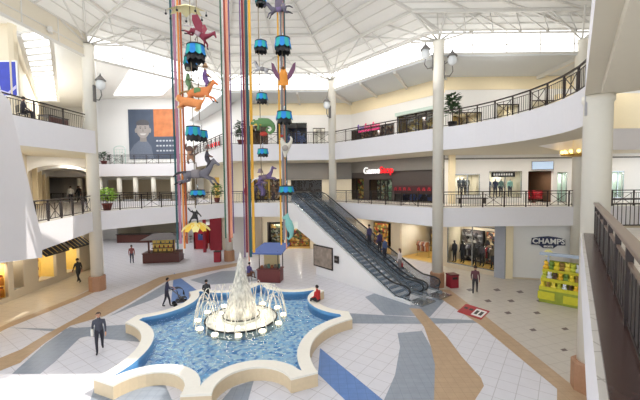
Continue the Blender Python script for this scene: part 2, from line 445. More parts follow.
def pane(fr, h, y=.06, frame='dark', div=0, mat='shopglass'):
    """glazed opening: frame with a clear pane"""
    x0, x1, z0, z1 = h; f = MB(); w = .07
    f.b2(x0, x1, y-.04, y+.06, z0, z0+w); f.b2(x0, x1, y-.04, y+.06, z1-w, z1)
    for k in range(div+2):
        x = x0+(x1-x0)*k/(div+1); f.b2(max(x0, x-w/2), min(x1, x+w/2), y-.04, y+.06, z0+w, z1-w)
    o = struct(place(f.build('window_%d' % WIN[0], frame), fr)); WIN[0] += 1
    g = MB(); g.quad([(x0, y, z0), (x1, y, z0), (x1, y, z1), (x0, y, z1)]); g.build('pane', mat, o)
    return o
def glassmat():
    m = bpy.data.materials.new('shop_glass'); m.use_nodes = True; nt = m.node_tree; nt.nodes.clear()
    o = nt.nodes.new('ShaderNodeOutputMaterial'); mx = nt.nodes.new('ShaderNodeMixShader'); t = nt.nodes.new('ShaderNodeBsdfTransparent'); g = nt.nodes.new('ShaderNodeBsdfGlossy')
    fr = nt.nodes.new('ShaderNodeFresnel'); fr.inputs['IOR'].default_value = 1.3
    g.inputs['Roughness'].default_value = .02; t.inputs['Color'].default_value = (.93, .96, .95, 1)
    nt.links.new(fr.outputs[0], mx.inputs[0]); nt.links.new(t.outputs[0], mx.inputs[1]); nt.links.new(g.outputs[0], mx.inputs[2]); nt.links.new(mx.outputs[0], o.inputs[0])
    return m
K['shopglass'] = glassmat()
K['woodfloor'] = pm('honey_wood_floor', (214, 176, 92), .4, var=.15)
K['beigewall'] = pm('beige_wall', (226, 212, 186), .6, var=.03)
K['lanewall'] = pm('greige_wall', (214, 200, 176), .6, var=.03)
K['aqua'] = pm('pale_blue_lightbox', (190, 214, 246), .5, emit=.5)
K['darkblue'] = pm('navy_wall', (40, 52, 84), .6)
K['brownwall'] = pm('brown_shop_wall', (110, 84, 62), .6, var=.2)
K['olive'] = pm('olive_shop_wall', (150, 124, 62), .6, var=.2)
K['palegreen'] = pm('pale_green_panel', (198, 214, 206), .6)
K['interior'] = pm('cream_interior', (236, 228, 208), .6, var=.05)
K['maroon'] = pm('maroon_panel', (150, 32, 48), .5, var=.1)

# ---- third level, behind the long straight gallery
hs = [hole(fB3, 350, 127, 394, 150), hole(fB3, 397, 113, 436, 143), hole(fB3, 332, 131, 343, 152)]
hs = [(a, b, 10.8, d) for a, b, c, d in hs]
hs_up = hs
wall_holes(fB3, fB3.L, 10.8, 14.3, hs, 'wall_gallery_upper', 'white')
wall_holes(fB3, fB3.L, 14.3, 15.52, [], 'trim_1', 'yellow', .3, y=-.05)
for h, m in zip(hs, ('brownwall', 'olive', 'brownwall')):
    room(fB3, h[0]-.05, h[1]+.05, 10.8, h[3]+.1, 4, m); pane(fB3, h, div=3 if h[1]-h[0] > 2 else 0); lampin(fB3, (h[0]+h[1])/2, 1.6, h[3]-.15, 100)
struct(place(MB().b2(hs[1][0], hs[1][1], -.3, 0, hs[1][3], hs[1][3]+.28).build('trim_2', 'palegreen'), fB3))
# third level, back
hs = [hole(fC3, 277, 123, 307, 150), hole(fC3, 249, 126, 268, 150), hole(fC3, 313, 128, 325, 150)]
hs = [(a, b, 10.8, d) for a, b, c, d in hs]
hs_back = hs
wall_holes(fC3, fC3.L, 10.8, 14.3, hs, 'wall_back_upper', 'white')
wall_holes(fC3, fC3.L, 14.3, 15.52, [], 'trim_3', 'yellow', .3, y=-.05)
for h, m in zip(hs, ('darkblue', 'brownwall', 'white')):
    room(fC3, h[0]-.05, h[1]+.05, 10.8, h[3]+.1, 4, m); pane(fC3, h, div=2); lampin(fC3, (h[0]+h[1])/2, 1.6, h[3]-.15, 55)
# third level, beside
hs = [hole(fR3, 452, 112, 482, 130), hole(fR3, 497, 104, 519, 128), hole(fR3, 532, 100, 560, 125)]
hs = [(a, b, 10.8+(.6 if i else .3), d) for i, (a, b, c, d) in enumerate(hs)]
wall_holes(fR3, fR3.L, 10.8, 14.5, hs, 'wall_east_upper', 'white')
wall_holes(fR3, fR3.L, 14.5, 15.52, [], 'trim_4', 'yellow', .3, y=-.05)
for h in hs: room(fR3, h[0]-.05, h[1]+.05, 10.8, h[3]+.1, 3.5, 'interior'); pane(fR3, h, div=1); lampin(fR3, (h[0]+h[1])/2, 1.5, h[3]-.15, 60)

# ---- second level
hB2 = [hole(fB3, 336, 178, 348, 203), hole(fB3, 349, 178, 364, 203), hole(fB3, 369, 179, 392, 205), hole(fB3, 394, 193, 432, 206)]
hB2 = [(a, b, 5.4, d) for a, b, c, d in hB2]
wall_holes(fB3, fB3.L, 5.4, 8.2, hB2, 'wall_gallery_middle', 'darkwall')
wall_holes(fB3, fB3.L, 8.2, 9.32, [], 'trim_5', 'greybulk', .45, y=-.2)
for h, m in zip(hB2, ('darkwall', 'brownwall', 'brownwall', 'greybulk')):
    room(fB3, h[0]-.03, h[1]+.03, 5.4, h[3]+.1, 4, m); pane(fB3, h, div=1); lampin(fB3, (h[0]+h[1])/2, 1.4, h[3]-.15, 30)
hC2 = [hole(fC3, 237, 179, 282, 206), hole(fC3, 291, 180, 322, 204)]
hC2 = [(a, b, 5.4, d) for a, b, c, d in hC2]
wall_holes(fC3, fC3.L, 5.4, 9.32, hC2, 'wall_back_middle', 'cream')
for h, m in zip(hC2, ('warm', 'darkwall')):
    room(fC3, h[0]-.03, h[1]+.03, 5.4, h[3]+.1, 4, m); lampin(fC3, (h[0]+h[1])/2, 1.4, h[3]-.15, 70)
pane(fC3, hC2[0], div=4); pane(fC3, hC2[1], div=2)
struct(place(MB().b2(hC2[1][0]-.6, fC3.L, -.25, 0, hC2[1][3]+.05, 9.32).build('trim_6', 'greybulk'), fC3))
hR2 = [hole(fR3, 455, 174, 480, 196), hole(fR3, 489, 171, 522, 198), hole(fR3, 528, 171, 553, 208), hole(fR3, 557, 172, 567, 208), hole(fR3, 612, 171, 624, 198)]
hR2 = [(a, b, 5.4 if i in (2, 3) else c, d) for i, (a, b, c, d) in enumerate(hR2)]
wall_holes(fR3, fR3.L, 5.4, 9.32, hR2, 'wall_east_middle', 'white')
for i, (h, m) in enumerate(zip(hR2, ('interior', 'interior', 'brownwall', 'palegreen', 'palegreen'))):
    room(fR3, h[0]-.05, h[1]+.05, h[2], h[3]+.05, 1.6 if i < 2 else 4, m); lampin(fR3, (h[0]+h[1])/2, .9, h[3]-.12, 40)
    if i != 2: pane(fR3, h, div=1, frame='chrome')
struct(place(MB().b2(-.2, fR3.L, -.05, .02, 8.95, 9.06).build('trim_7', 'greybulk'), fR3))
struct(place(MB().b2(.3, .75, -.35, 0, 5.4, 9.3).build('trim_8', 'yellow'), fR3))

# ---- ground level
hgB = [hole(gB, 352, 219, 391, 268), hole(gB, 400, 224, 441, 266), hole(gB, 447, 226, 500, 276)]
hgB = [(a, b, .02 if i != 2 else .35, d) for i, (a, b, c, d) in enumerate(hgB)]
wall_holes(gB, gB.L, 0, 4.12, hgB, 'wall_gallery_ground', 'lanewall')
for i, h in enumerate(hgB):
    room(gB, h[0]-.05, h[1]+.05, 0 if i != 2 else .3, h[3]+.05, 6 if i < 2 else 2.6, 'interior' if i != 2 else 'beigewall', floor='woodfloor')
    for fx in (.25, .75): lampin(gB, h[0]+(h[1]-h[0])*fx, 1.6, h[3]-.15, 60)
pane(gB, hgB[2], div=1, frame='chrome')
struct(place(MB().b2(hgB[2][1]-.3, hgB[2][1]+.45, -.25, .1, 0, 4.1).build('trim_9', pm('grey_pier', (168, 172, 182), .4)), gB))
hgC = [hole(gC, 193, 226, 208, 249), hole(gC, 236, 225, 257, 248), hole(gC, 267, 222, 284, 247), hole(gC, 287, 224, 310, 250)]
hgC = [(a, b, .02, d) for a, b, c, d in hgC]
wall_holes(gC, gC.L, 0, 4.12, hgC, 'wall_back_ground', 'cream')
for i, h in enumerate(hgC):
    room(gC, h[0]-.03, h[1]+.03, 0, h[3]+.05, 4, ('maroon', 'interior', 'darkwall', 'olive')[i], floor='woodfloor' if i == 3 else None); lampin(gC, (h[0]+h[1])/2, 1.3, h[3]-.12, 60)
struct(place(MB().b2(hgC[2][0]-1.7, hgC[2][0]-.5, -.4, .05, 0, 4.1).build('trim_10', pm('taupe_pier', (170, 158, 142), .5)), gC))
wall_holes(gR, gR.L, 0, 4.12, [], 'wall_east_ground', 'white')
wall_holes(gE, gE.L, 0, 4.12, [], 'wall_east_side_ground', 'beigewall')
struct(place(MB().b2(-.1, .62, -.2, .1, 0, 4.1).build('trim_11', 'yellow'), gR))
t = MB().b2(.65, gR.L, -.06, .02, 0, .12); struct(place(t.build('baseboard_east', 'lanewall'), gR))

# ---- west: shops under the gallery, corridors behind
hS = [hole(fS, -2, 262, 9, 300), hole(fS, 13, 247, 24, 290), hole(fS, 38, 252, 57, 280), hole(fS, 66, 246, 80, 272)]
hS = [(a, b, max(.05, c), min(d, 3.3)) for a, b, c, d in hS]
wall_holes(fS, fS.L, 0, 4.12, hS, 'wall_west_ground', 'lanewall')
for h, m in zip(hS, ('warm', 'lanewall', 'warm', 'warm')):
    room(fS, h[0]-.03, h[1]+.03, h[2]-.03, h[3]+.03, 1.2, m); lampin(fS, (h[0]+h[1])/2, .6, h[3]-.12, 30, .3)
    pane(fS, h, frame='lanewall')
wall_holes(fK, fK.L, 5.4, 9.32, [(2, 3.6, 5.4, 8), (6, 9, 5.4, 8)], 'wall_corridor_middle', 'cream', x0=1.6)
wall_holes(fK, fK.L, 10.8, 17.5, [(4, 7, 10.8, 13.5)], 'wall_corridor_upper', 'white')
wall_holes(fK, fK.L, 0, 4.12, [], 'wall_corridor_ground', 'white')
hJ = [(10.5, 12.4, 5.4, 8.1), (14, 17, 5.4, 8.1), (20, 24, 5.4, 8.1), (28, 34, 5.4, 8.1), (38, 44, 5.4, 8.1)]
wall_holes(fJ, fJ.L, 5.4, 9.32, hJ, 'wall_corridor_west_middle', 'beigewall')
for h in hJ: room(fJ, h[0], h[1], h[2], h[3], 2.5, 'greybulk'); pane(fJ, h, div=1)
for x in (8.2, 13.2, 18.5, 26): struct(place(MB().b2(x, x+.8, -.3, .05, 5.4, 8.9).build('corridor_pilaster', 'yellow'), fJ))
wall_holes(fJ3, fJ3.L, 10.8, 17.5, [(6, 10, 10.8, 13.4), (14, 20, 10.8, 13.4)], 'wall_corridor_west_upper', 'beigewall')
for h in ((6, 10), (14, 20)): room(fJ3, h[0], h[1], 10.8, 13.4, 2.5, 'greybulk')
struct(MB().b2(-40, -19.2, 22.2, 22.5, 10.8, 17.5).build('wall_west_upper', 'beigewall'))
e = Vector((-17.8, 20.5, 0))+CD*50; e2 = Vector((-15.6, 24.6, 0))+CD*44
fE = Frame(tuple(e)[:2], tuple(e2)[:2])
wall_holes(fE, fE.L, 5.4, 17.5, [(1.2, 5.5, 5.4, 7.9)], 'wall_corridor_end', 'cream', x0=-6)
room(fE, 1.2, 5.5, 5.4, 7.9, 3, 'brownwall')
# arches across the middle corridor
for t_ in (4, 10, 17, 25, 34):
    p = Vector((-15.7, 24.5, 0))+CD*t_; q = Vector((-17.8, 20.5, 0))+CD*(t_+.6); fA = Frame(tuple(q)[:2], tuple(p)[:2]); L = fA.L; mb = MB(); m_ = 12
    poly = [(0, 9.3), (0, 8.0)]+[(L/2-L/2*math.cos(math.pi*k/m_), 8.0+.75*math.sin(math.pi*k/m_)) for k in range(1, m_)]+[(L, 8.0), (L, 9.3)]
    mb.vprism((0, 0), (1, 0), poly, .35); struct(place(mb.build('corridor_arch', 'white'), fA))
flat('ceiling_corridor', [(-15.6, 24.6), (-60, 86), (-80, 70), (-19.2, 20.5), (-19.2, 11), (-15.8, 11)], 17.4, .1, 'ceil')
# skylight strip down the corridor ceiling with its glazing bars
p0, p1, q0, q1 = Vector(atz(19, 32, 16.2)), Vector(atz(38, 100, 16.2)), Vector(atz(50, 27, 16.2)), Vector(atz(58, 100, 16.2))
o = struct(MB().quad([(*p0, 16.2), (*q0, 16.2), (*q1, 16.2), (*p1, 16.2)]).build('window_7', 'glaze2'))
t = MB()
for a, b in ((p0, p1), (q0, q1)): t.bar((*a, 16.1), (*b, 16.1), .22, .3)
for k in range(15):
    s_ = k/14; t.bar((*p0.lerp(p1, s_), 16.12), (*q0.lerp(q1, s_), 16.12), .07, .12)
t.build('window_frame', 'truss', o)
# ---- the wing behind the bridge
wall_holes(fF, fF.L, 0, 18.5, [(13, 22, 0, 3.2), (12, 23.5, 5.2, 7.9)], 'wall_wing_end', 'white')
room(fF, 13, 22, 0, 3.2, 6, 'interior'); room(fF, 12, 23.5, 5.2, 7.9, 3, 'beigewall')
hW = [hole(fW, 206, 146, 222, 160)]
hW = [(max(1, hW[0][0]), hW[0][1], 10.8, hW[0][3])]
wall_holes(fW, fW.L, 10.8, 16, hW, 'wall_wing_upper', 'white'); room(fW, hW[0][0], hW[0][1], 10.8, hW[0][3], 3, 'interior')
lampin(fW, sum(hW[0][:2])/2, 1.4, hW[0][3]-.15, 60)
wall_holes(fW, fW.L, 5.4, 9.32, [(4, 6.5, 5.4, 8), (8, 10, 5.4, 8)], 'wall_wing_middle', 'cream'); room(fW, 4, 6.5, 5.4, 8, 3, 'warm'); room(fW, 8, 10, 5.4, 8, 3, 'darkwall')
wall_holes(fW, fW.L, 0, 4.12, [], 'wall_wing_ground', 'white')
flat('ceiling_wing', [(-15.6, 24.2), (-8.3, 32.2), (-6.9, 33.4), (-15.2, 45.8), (-40, 45.8), (-40, 40)], 18.4, .1, 'ceil')
o = struct(MB().quad([(-14.3, 29, 18.3), (-11.5, 32.5, 18.3), (-19.5, 43.5, 18.3), (-25.5, 43.5, 18.3)]).build('window_8', 'glaze'))
for i, x in enumerate((-29.5, -27, -24.6, -22.6, -20.4, -18, -16)):
    t = MB(); t.lathe([(.28, 0), (.28, 2.9)], (x, 42.4, 5.2), 14); struct(t.build('wing_column', 'column'))
# near right: end of the gallery behind the near rail
struct(MB().b2(26, 26.3, -6, 24, 0, 17).build('wall_east', 'beigewall'))
struct(MB().b2(-32, -31.7, 8, 24, 0, 17).build('wall_west', 'beigewall'))
struct(MB().b2(18.6, 40, 27.2, 27.6, 10.8, 13.9).build('wall_east_far', 'yellow'))
# ------------------------------------------------------------------ fountain
FC = (-4.0, 16.9)
fount = thing('fountain', 'large scalloped fountain pool with low stone rim and lit central jet', 'fountain', (FC[0], FC[1], 0))
cusp = [(2, 5.3), (50, 5.9), (90, 5.9), (130, 5.9), (180, 5.3), (238, 6.5), (270, 6.35), (303, 6.25)]
cp = [(r*math.cos(math.radians(a)), r*math.sin(math.radians(a))) for a, r in cusp]
sag = [1.25, 1.2, 1.2, 1.25, 1.2, 1.55, 1.65, 1.15]
inner, outer = [], []
for i in range(8):
    p, q = Vector(cp[i]), Vector(cp[(i+1) % 8]); c = (q-p).length; h = sag[i]; R_ = (c*c/4+h*h)/(2*h)
    m = (p+q)/2; inn = (Vector((0, 0))-m).normalized(); nrm = Vector((-(q-p).y, (q-p).x)).normalized()
    if nrm.dot(inn) < 0: nrm = -nrm
    cen = m+nrm*(h-R_); a0 = math.atan2((p-cen).y, (p-cen).x); a1 = math.atan2((q-cen).y, (q-cen).x); am = math.atan2(nrm.y, nrm.x)
    d0 = (a0-am+math.pi) % (2*math.pi)-math.pi; d1 = (a1-am+math.pi) % (2*math.pi)-math.pi
    for k in range(15):
        s_ = d0+(d1-d0)*k/14; u = Vector((math.cos(am+s_), math.sin(am+s_)))
        s2 = s_*(1-.3/c*2); u2 = Vector((math.cos(am+s2), math.sin(am+s2)))
        inner.append(tuple(cen+u2*R_)); outer.append(tuple(cen+u*(R_-.5)))
def strip(mb, a, b, za, zb, mi):
    n = len(a); vs = [(*p, za) for p in a]+[(*p, zb) for p in b]
    mb.add(vs, [(i, (i+1) % n, n+(i+1) % n, n+i) for i in range(n)], mi)
bw = MB(); RZ = .52
strip(bw, outer, inner, RZ, RZ, 0)                        # rim top
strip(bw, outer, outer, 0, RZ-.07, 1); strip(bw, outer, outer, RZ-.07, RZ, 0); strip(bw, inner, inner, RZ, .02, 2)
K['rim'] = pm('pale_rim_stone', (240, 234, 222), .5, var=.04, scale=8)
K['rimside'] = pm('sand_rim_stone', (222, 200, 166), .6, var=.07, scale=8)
K['poolblue'] = pm('pool_tile_blue', (110, 166, 214), .4, var=.1)
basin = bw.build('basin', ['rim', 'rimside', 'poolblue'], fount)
def mosaic():
    m = bpy.data.materials.new('pool_mosaic'); m.use_nodes = True; nt = m.node_tree; b = nt.nodes['Principled BSDF']
    tc = nt.nodes.new('ShaderNodeTexCoord'); v = nt.nodes.new('ShaderNodeTexVoronoi'); v.inputs['Scale'].default_value = 7
    cr = nt.nodes.new('ShaderNodeValToRGB'); sp = nt.nodes.new('ShaderNodeSeparateColor')
    for pos, c in ((0, (72, 142, 212)), (.5, (98, 168, 226)), (.8, (140, 198, 240)), (1, (226, 240, 248))):
        e = cr.color_ramp.elements.new(pos) if pos not in (0, 1) else cr.color_ramp.elements[int(pos)]
        e.color = lin(c)
    nt.links.new(tc.outputs['Object'], v.inputs['Vector']); nt.links.new(v.outputs['Color'], sp.inputs[0]); nt.links.new(sp.outputs[0], cr.inputs[0]); nt.links.new(cr.outputs[0], b.inputs['Base Color'])
    return m
K['mosaic'] = mosaic()
MB().quad([(*p, .03) for p in inner]).build('pool_bed', 'mosaic', fount)
def watermat():
    m = bpy.data.materials.new('pool_water'); m.use_nodes = True; nt = m.node_tree; nt.nodes.clear()
    o = nt.nodes.new('ShaderNodeOutputMaterial'); mx = nt.nodes.new('ShaderNodeMixShader'); t = nt.nodes.new('ShaderNodeBsdfTransparent'); g = nt.nodes.new('ShaderNodeBsdfGlossy')
    fr = nt.nodes.new('ShaderNodeFresnel'); fr.inputs['IOR'].default_value = 1.22; nz = nt.nodes.new('ShaderNodeTexNoise'); nz.inputs['Scale'].default_value = 7; nz.inputs['Detail'].default_value = 4
    bp = nt.nodes.new('ShaderNodeBump'); bp.inputs['Strength'].default_value = .35; bp.inputs['Distance'].default_value = .1
    tc = nt.nodes.new('ShaderNodeTexCoord'); nt.links.new(tc.outputs['Object'], nz.inputs['Vector'])
    g.inputs['Roughness'].default_value = .06; t.inputs['Color'].default_value = (.84, .95, 1, 1)
    for a, b in ((nz.outputs['Fac'], bp.inputs['Height']), (bp.outputs[0], g.inputs['Normal']), (bp.outputs[0], fr.inputs['Normal']), (fr.outputs[0], mx.inputs[0]), (t.outputs[0], mx.inputs[1]), (g.outputs[0], mx.inputs[2]), (mx.outputs[0], o.inputs[0])): nt.links.new(a, b)
    return m
K['water'] = watermat()
MB().quad([(*p, .36) for p in inner]).build('water', 'water', fount)
K['plinth'] = pm('wet_pale_plinth', (214, 216, 210), .25, var=.08)
JX, JY = -.05, .3
tp = MB(); tp.lathe([(1.78, .03), (1.78, .4)], (JX, JY, 0), 48, 0); tp.lathe([(.92, .4), (.92, .58)], (JX, JY, 0), 36, 0)
pl = tp.build('plinth', 'plinth', fount)
for r, z in ((1.78, .4), (.92, .58)):
    MB().tube([(JX+r*math.cos(2*math.pi*k/48), JY+r*math.sin(2*math.pi*k/48), z) for k in range(48)], .04, 6, closed=True).build('ring_pipe', 'black', fount)
def jetmat(name, op, e):
    m = bpy.data.materials.new(name); m.use_nodes = True; nt = m.node_tree; nt.nodes.clear()
    o = nt.nodes.new('ShaderNodeOutputMaterial'); mx = nt.nodes.new('ShaderNodeMixShader'); t = nt.nodes.new('ShaderNodeBsdfTransparent')
    m2 = nt.nodes.new('ShaderNodeMixShader'); d = nt.nodes.new('ShaderNodeBsdfDiffuse'); tr = nt.nodes.new('ShaderNodeBsdfTranslucent')
    for x in (d, tr): x.inputs[0].default_value = (.98, .96, .9, 1)
    nz = nt.nodes.new('ShaderNodeTexNoise'); nz.inputs['Scale'].default_value = 9; mp = nt.nodes.new('ShaderNodeMapping'); mp.inputs['Scale'].default_value = (1, 1, .35)
    tc = nt.nodes.new('ShaderNodeTexCoord'); rp = nt.nodes.new('ShaderNodeMapRange'); rp.inputs[1].default_value = .3; rp.inputs[2].default_value = .7; rp.inputs[3].default_value = op*.5; rp.inputs[4].default_value = min(1, op*1.4)
    for a, b in ((tc.outputs['Object'], mp.inputs['Vector']), (mp.outputs[0], nz.inputs['Vector']), (nz.outputs['Fac'], rp.inputs[0]), (rp.outputs[0], mx.inputs[0]), (d.outputs[0], m2.inputs[1]), (tr.outputs[0], m2.inputs[2]), (t.outputs[0], mx.inputs[1]), (m2.outputs[0], mx.inputs[2]), (mx.outputs[0], o.inputs[0])): nt.links.new(a, b)
    m2.inputs[0].default_value = .5
    return m
K['jet'] = jetmat('jet_water', .8, 0); K['jetthin'] = jetmat('thin_jet_water', .75, 0)
rj = random.Random(3); cj = MB()
cj.lathe([(.8, .58), (.78, .9), (.62, 1.4), (.5, 1.8), (.38, 2.2), (.28, 2.6), (.19, 3.0), (.11, 3.4), (.02, 3.75)], (JX, JY, 0), 18)
for k in range(90):
    a = rj.uniform(0, 6.283); top = rj.uniform(.9, 3.4); rb = rj.uniform(.15, .9)*(1-top/4.2); x0, y0 = JX+.1*math.cos(a), JY+.1*math.sin(a)
    pts = [(JX+rb*math.cos(a)*s_, JY+rb*math.sin(a)*s_, .55+(top-.55)*(1-(2*s_-1)**2) if s_ > .5 else .55+(top-.55)*(1-(1-2*s_)**2)) for s_ in [j/7 for j in range(8)]]
    cj.tube(pts, [.035*(1-.5*abs(2*j/7-1)) for j in range(8)], 4)
stuff(cj.build('central_jet', 'jet', fount))
nz_ = 30
for k in range(nz_):
    a = 2*math.pi*k/nz_; mb = MB(); hgt = 1.75+.12*math.sin(k*2.3)
    pts = []
    for j in range(10):
        s_ = j/9; r = 1.35+.95*s_
        pts.append((JX+r*math.cos(a), JY+r*math.sin(a), .42+(hgt-.42)*(1-abs(2*s_-1)**2.2)-.06*s_))
    mb.tube(pts, [.016+.012*j/9 for j in range(10)], 5); mb.build('side_jet', 'jetthin', fount)
K['lampglow'] = pm('warm_lamp_glass', (255, 236, 196), .4, var=.01, emit=7)
for k in range(12):
    a = 2*math.pi*(k+.3)/12; x, y = JX+2.12*math.cos(a), JY+2.12*math.sin(a)
    h_ = MB().lathe([(.09, .2), (.13, .3), (.13, .38), (.1, .39)], (x, y, 0), 12).build('lamp', 'plinth', fount)
    MB().lathe([(.16, .39), (.15, .46), (.0, .52)], (x, y, 0), 12).build('lamp_lens', 'lampglow', h_)
for k in range(6):
    a = 2*math.pi*(k+.6)/6; x, y = JX+1.3*math.cos(a), JY+1.3*math.sin(a)
    MB().lathe([(.1, .4), (.09, .47), (.0, .5)], (x, y, 0), 12).build('lamp', 'lampglow', fount)

# ------------------------------------------------------------------ escalators
ew = Vector((-.62, .784, 0)); ew.normalize(); EO = Vector((5.32, 19.85, 0)); ERZ = math.atan2(ew.y, ew.x)
X1, X2 = 1.3, 12.2; SL = Z2/(X2-X1)
def ez(x): return 0 if x < X1 else Z2 if x > X2 else (x-X1)*SL
K['step'] = pm('ribbed_steel_step', (138, 150, 164), .45, .2, var=.2, scale=20)
K['eglass'] = glass('smoked_balustrade_glass', (96, 110, 124), .36)
K['clad'] = pm('white_cladding', (236, 234, 234), .5, var=.02)
def escalator(yoff, label, panel, xend):
    o = EO+Vector((-ew.y, ew.x, 0))*yoff
    t = thing('escalator', label, 'escalator', (o.x, o.y, 0), ERZ)
    wd = 1.6
    xs = [-.1, X1, X2, xend]
    body = MB(); up = [(x, ez(x)+.02 if x > 0 else .02) for x in xs]
    poly = [(-.1, .02)]+[(x, ez(x)-.12 if x > X1+.3 else .02) for x in (X1, X1+.5, X2-.2, xend)]+[(xend, Z2-.9), (X2+.2, Z2-1.3)]+[(X1+(1.4)/SL, 0.02)]
    poly = [(-.1, .0), (-.1, .06), (X1, .06), (X2, Z2-.1), (xend, Z2-.1), (xend, Z2-.75), (X2+.6, Z2-.75), (X1+2.9, 0)]
    vs = [(x, y, z) for y in (-wd, 0) for x, z in poly]; n = len(poly)
    body.add(vs, [tuple(range(n))[::-1], tuple(range(n, 2*n))]+[(i, (i+1) % n, n+(i+1) % n, n+i) for i in range(n)])
    body.build('truss', 'clad', t)
    st0 = None; sd_ = .4; k = 0; x = .35
    while x < xend-.5:
        if st0 is None:
            sm_ = MB().b2(0, sd_, -1.28, -.32, -.16, 0)
            for j in range(12): sm_.b2(0, sd_, -1.27+j*.08, -1.24+j*.08, 0, .012)
            st0 = sm_.build('step', 'step', t); so = st0
        else:
            so = st0.copy(); COL.objects.link(so); so.parent = t
        so.location = (x, 0, ez(x+sd_*.5)+.05); x += sd_
    for y in (-.14, -1.46):
        prof = [(.3, .1), (X1, .1), (X2, Z2+.1), (xend, Z2+.1), (xend, Z2+.95), (X2+.25, Z2+.95), (X1+.3, .95+.05), (.5, .9), (.25, .6)]
        g = MB(); g.vprism((0, y, 0), (1, 0), prof, .03); g.build('balustrade', 'eglass', t)
        hp = [(.55, .35), (.3, .5), (.22, .68), (.32, .86), (.6, .95), (X1+.2, .97), (X1+.9, 1.2), (X2-.4, Z2+.78), (X2+.3, Z2+.97), (xend, Z2+.97)]
        MB().tube([(x, y+.015, z) for x, z in hp], .055, 8).build('handrail', 'rubber', t)
        MB().tube([(x, y+(.07 if y > -.5 else -.04), z) for x, z in ((.3, .14), (X1, .14), (X2, Z2+.14), (xend, Z2+.14))], .05, 6).build('deck_strip', 'chrome', t)
        d = MB(); yy = y+.08 if y < -.5 else y-.05
        d.vprism((0, yy, 0), (1, 0), [(0, .02), (X1, .02), (X2, Z2+.02), (xend, Z2+.02), (xend, Z2+.2), (X2, Z2+.2), (X1, .2), (0, .2)], .03); d.build('skirt', 'chrome', t)
    MB().b2(-.6, .4, -1.5, -.1, 0.008, .07).build('landing_plate', 'chrome', t)
    if panel:
        x3 = 9.0
        p = MB(); p.vprism((0, .0, 0), (1, 0), [(0.0, 0.008), (x3, .008), (x3, ez(x3)-1.4), (X2+.9, Z2-1.45), (xend, Z2-1.2), (xend, Z2+.08), (X2, Z2+.08), (X1, .16), (0, .16)], .14)
        p.build('side_panel', 'clad', t)
    return t
escalator(0, 'escalator nearest the fountain, with the solid white side wall under its slope', True, 14.6)
escalator(-1.78, 'second escalator, between the white walled one and the gallery shops', False, 13.3)
fE1 = Frame(tuple(EO)[:2], tuple(EO+ew)[:2])
def onpanel(u0, v0, u1, v1):
    a = Frame(tuple(EO+Vector((-ew.y, ew.x, 0))*.16)[:2], tuple(EO+Vector((-ew.y, ew.x, 0))*.16+ew)[:2]); return a, a.R(u0, v0, u1, v1)
fp, (xa, xb, za, zb) = onpanel(314, 246, 333, 268)
if xa > xb: xa, xb = xb, xa
K['posterart'] = pm('grey_brown_print', (150, 136, 124), .4, var=.7, scale=3)
o = MB().b2(xa, xb, -.0, .05, za, zb).build('framed_poster', 'dark'); place(o, fp)
MB().b2(xa+.1, xb-.1, .05, .062, za+.1, zb-.1).build('print', 'posterart', o)
tag(o, 'dark framed brownish print hung on the white escalator side wall', 'picture')
fp, (xa, xb, za, zb) = onpanel(335, 256, 339, 263)
if xa > xb: xa, xb = xb, xa
o = MB().b2(xa, xb, -.0, .09, za, zb).build('control_box', 'dark', bevel=.01); place(o, fp)
MB().b2(xa+.06, xb-.06, .09, .11, za+.2, zb-.2).build('cover_plate', 'greybulk', o)
tag(o, 'small dark control box on the escalator side wall beside the framed print', 'box')

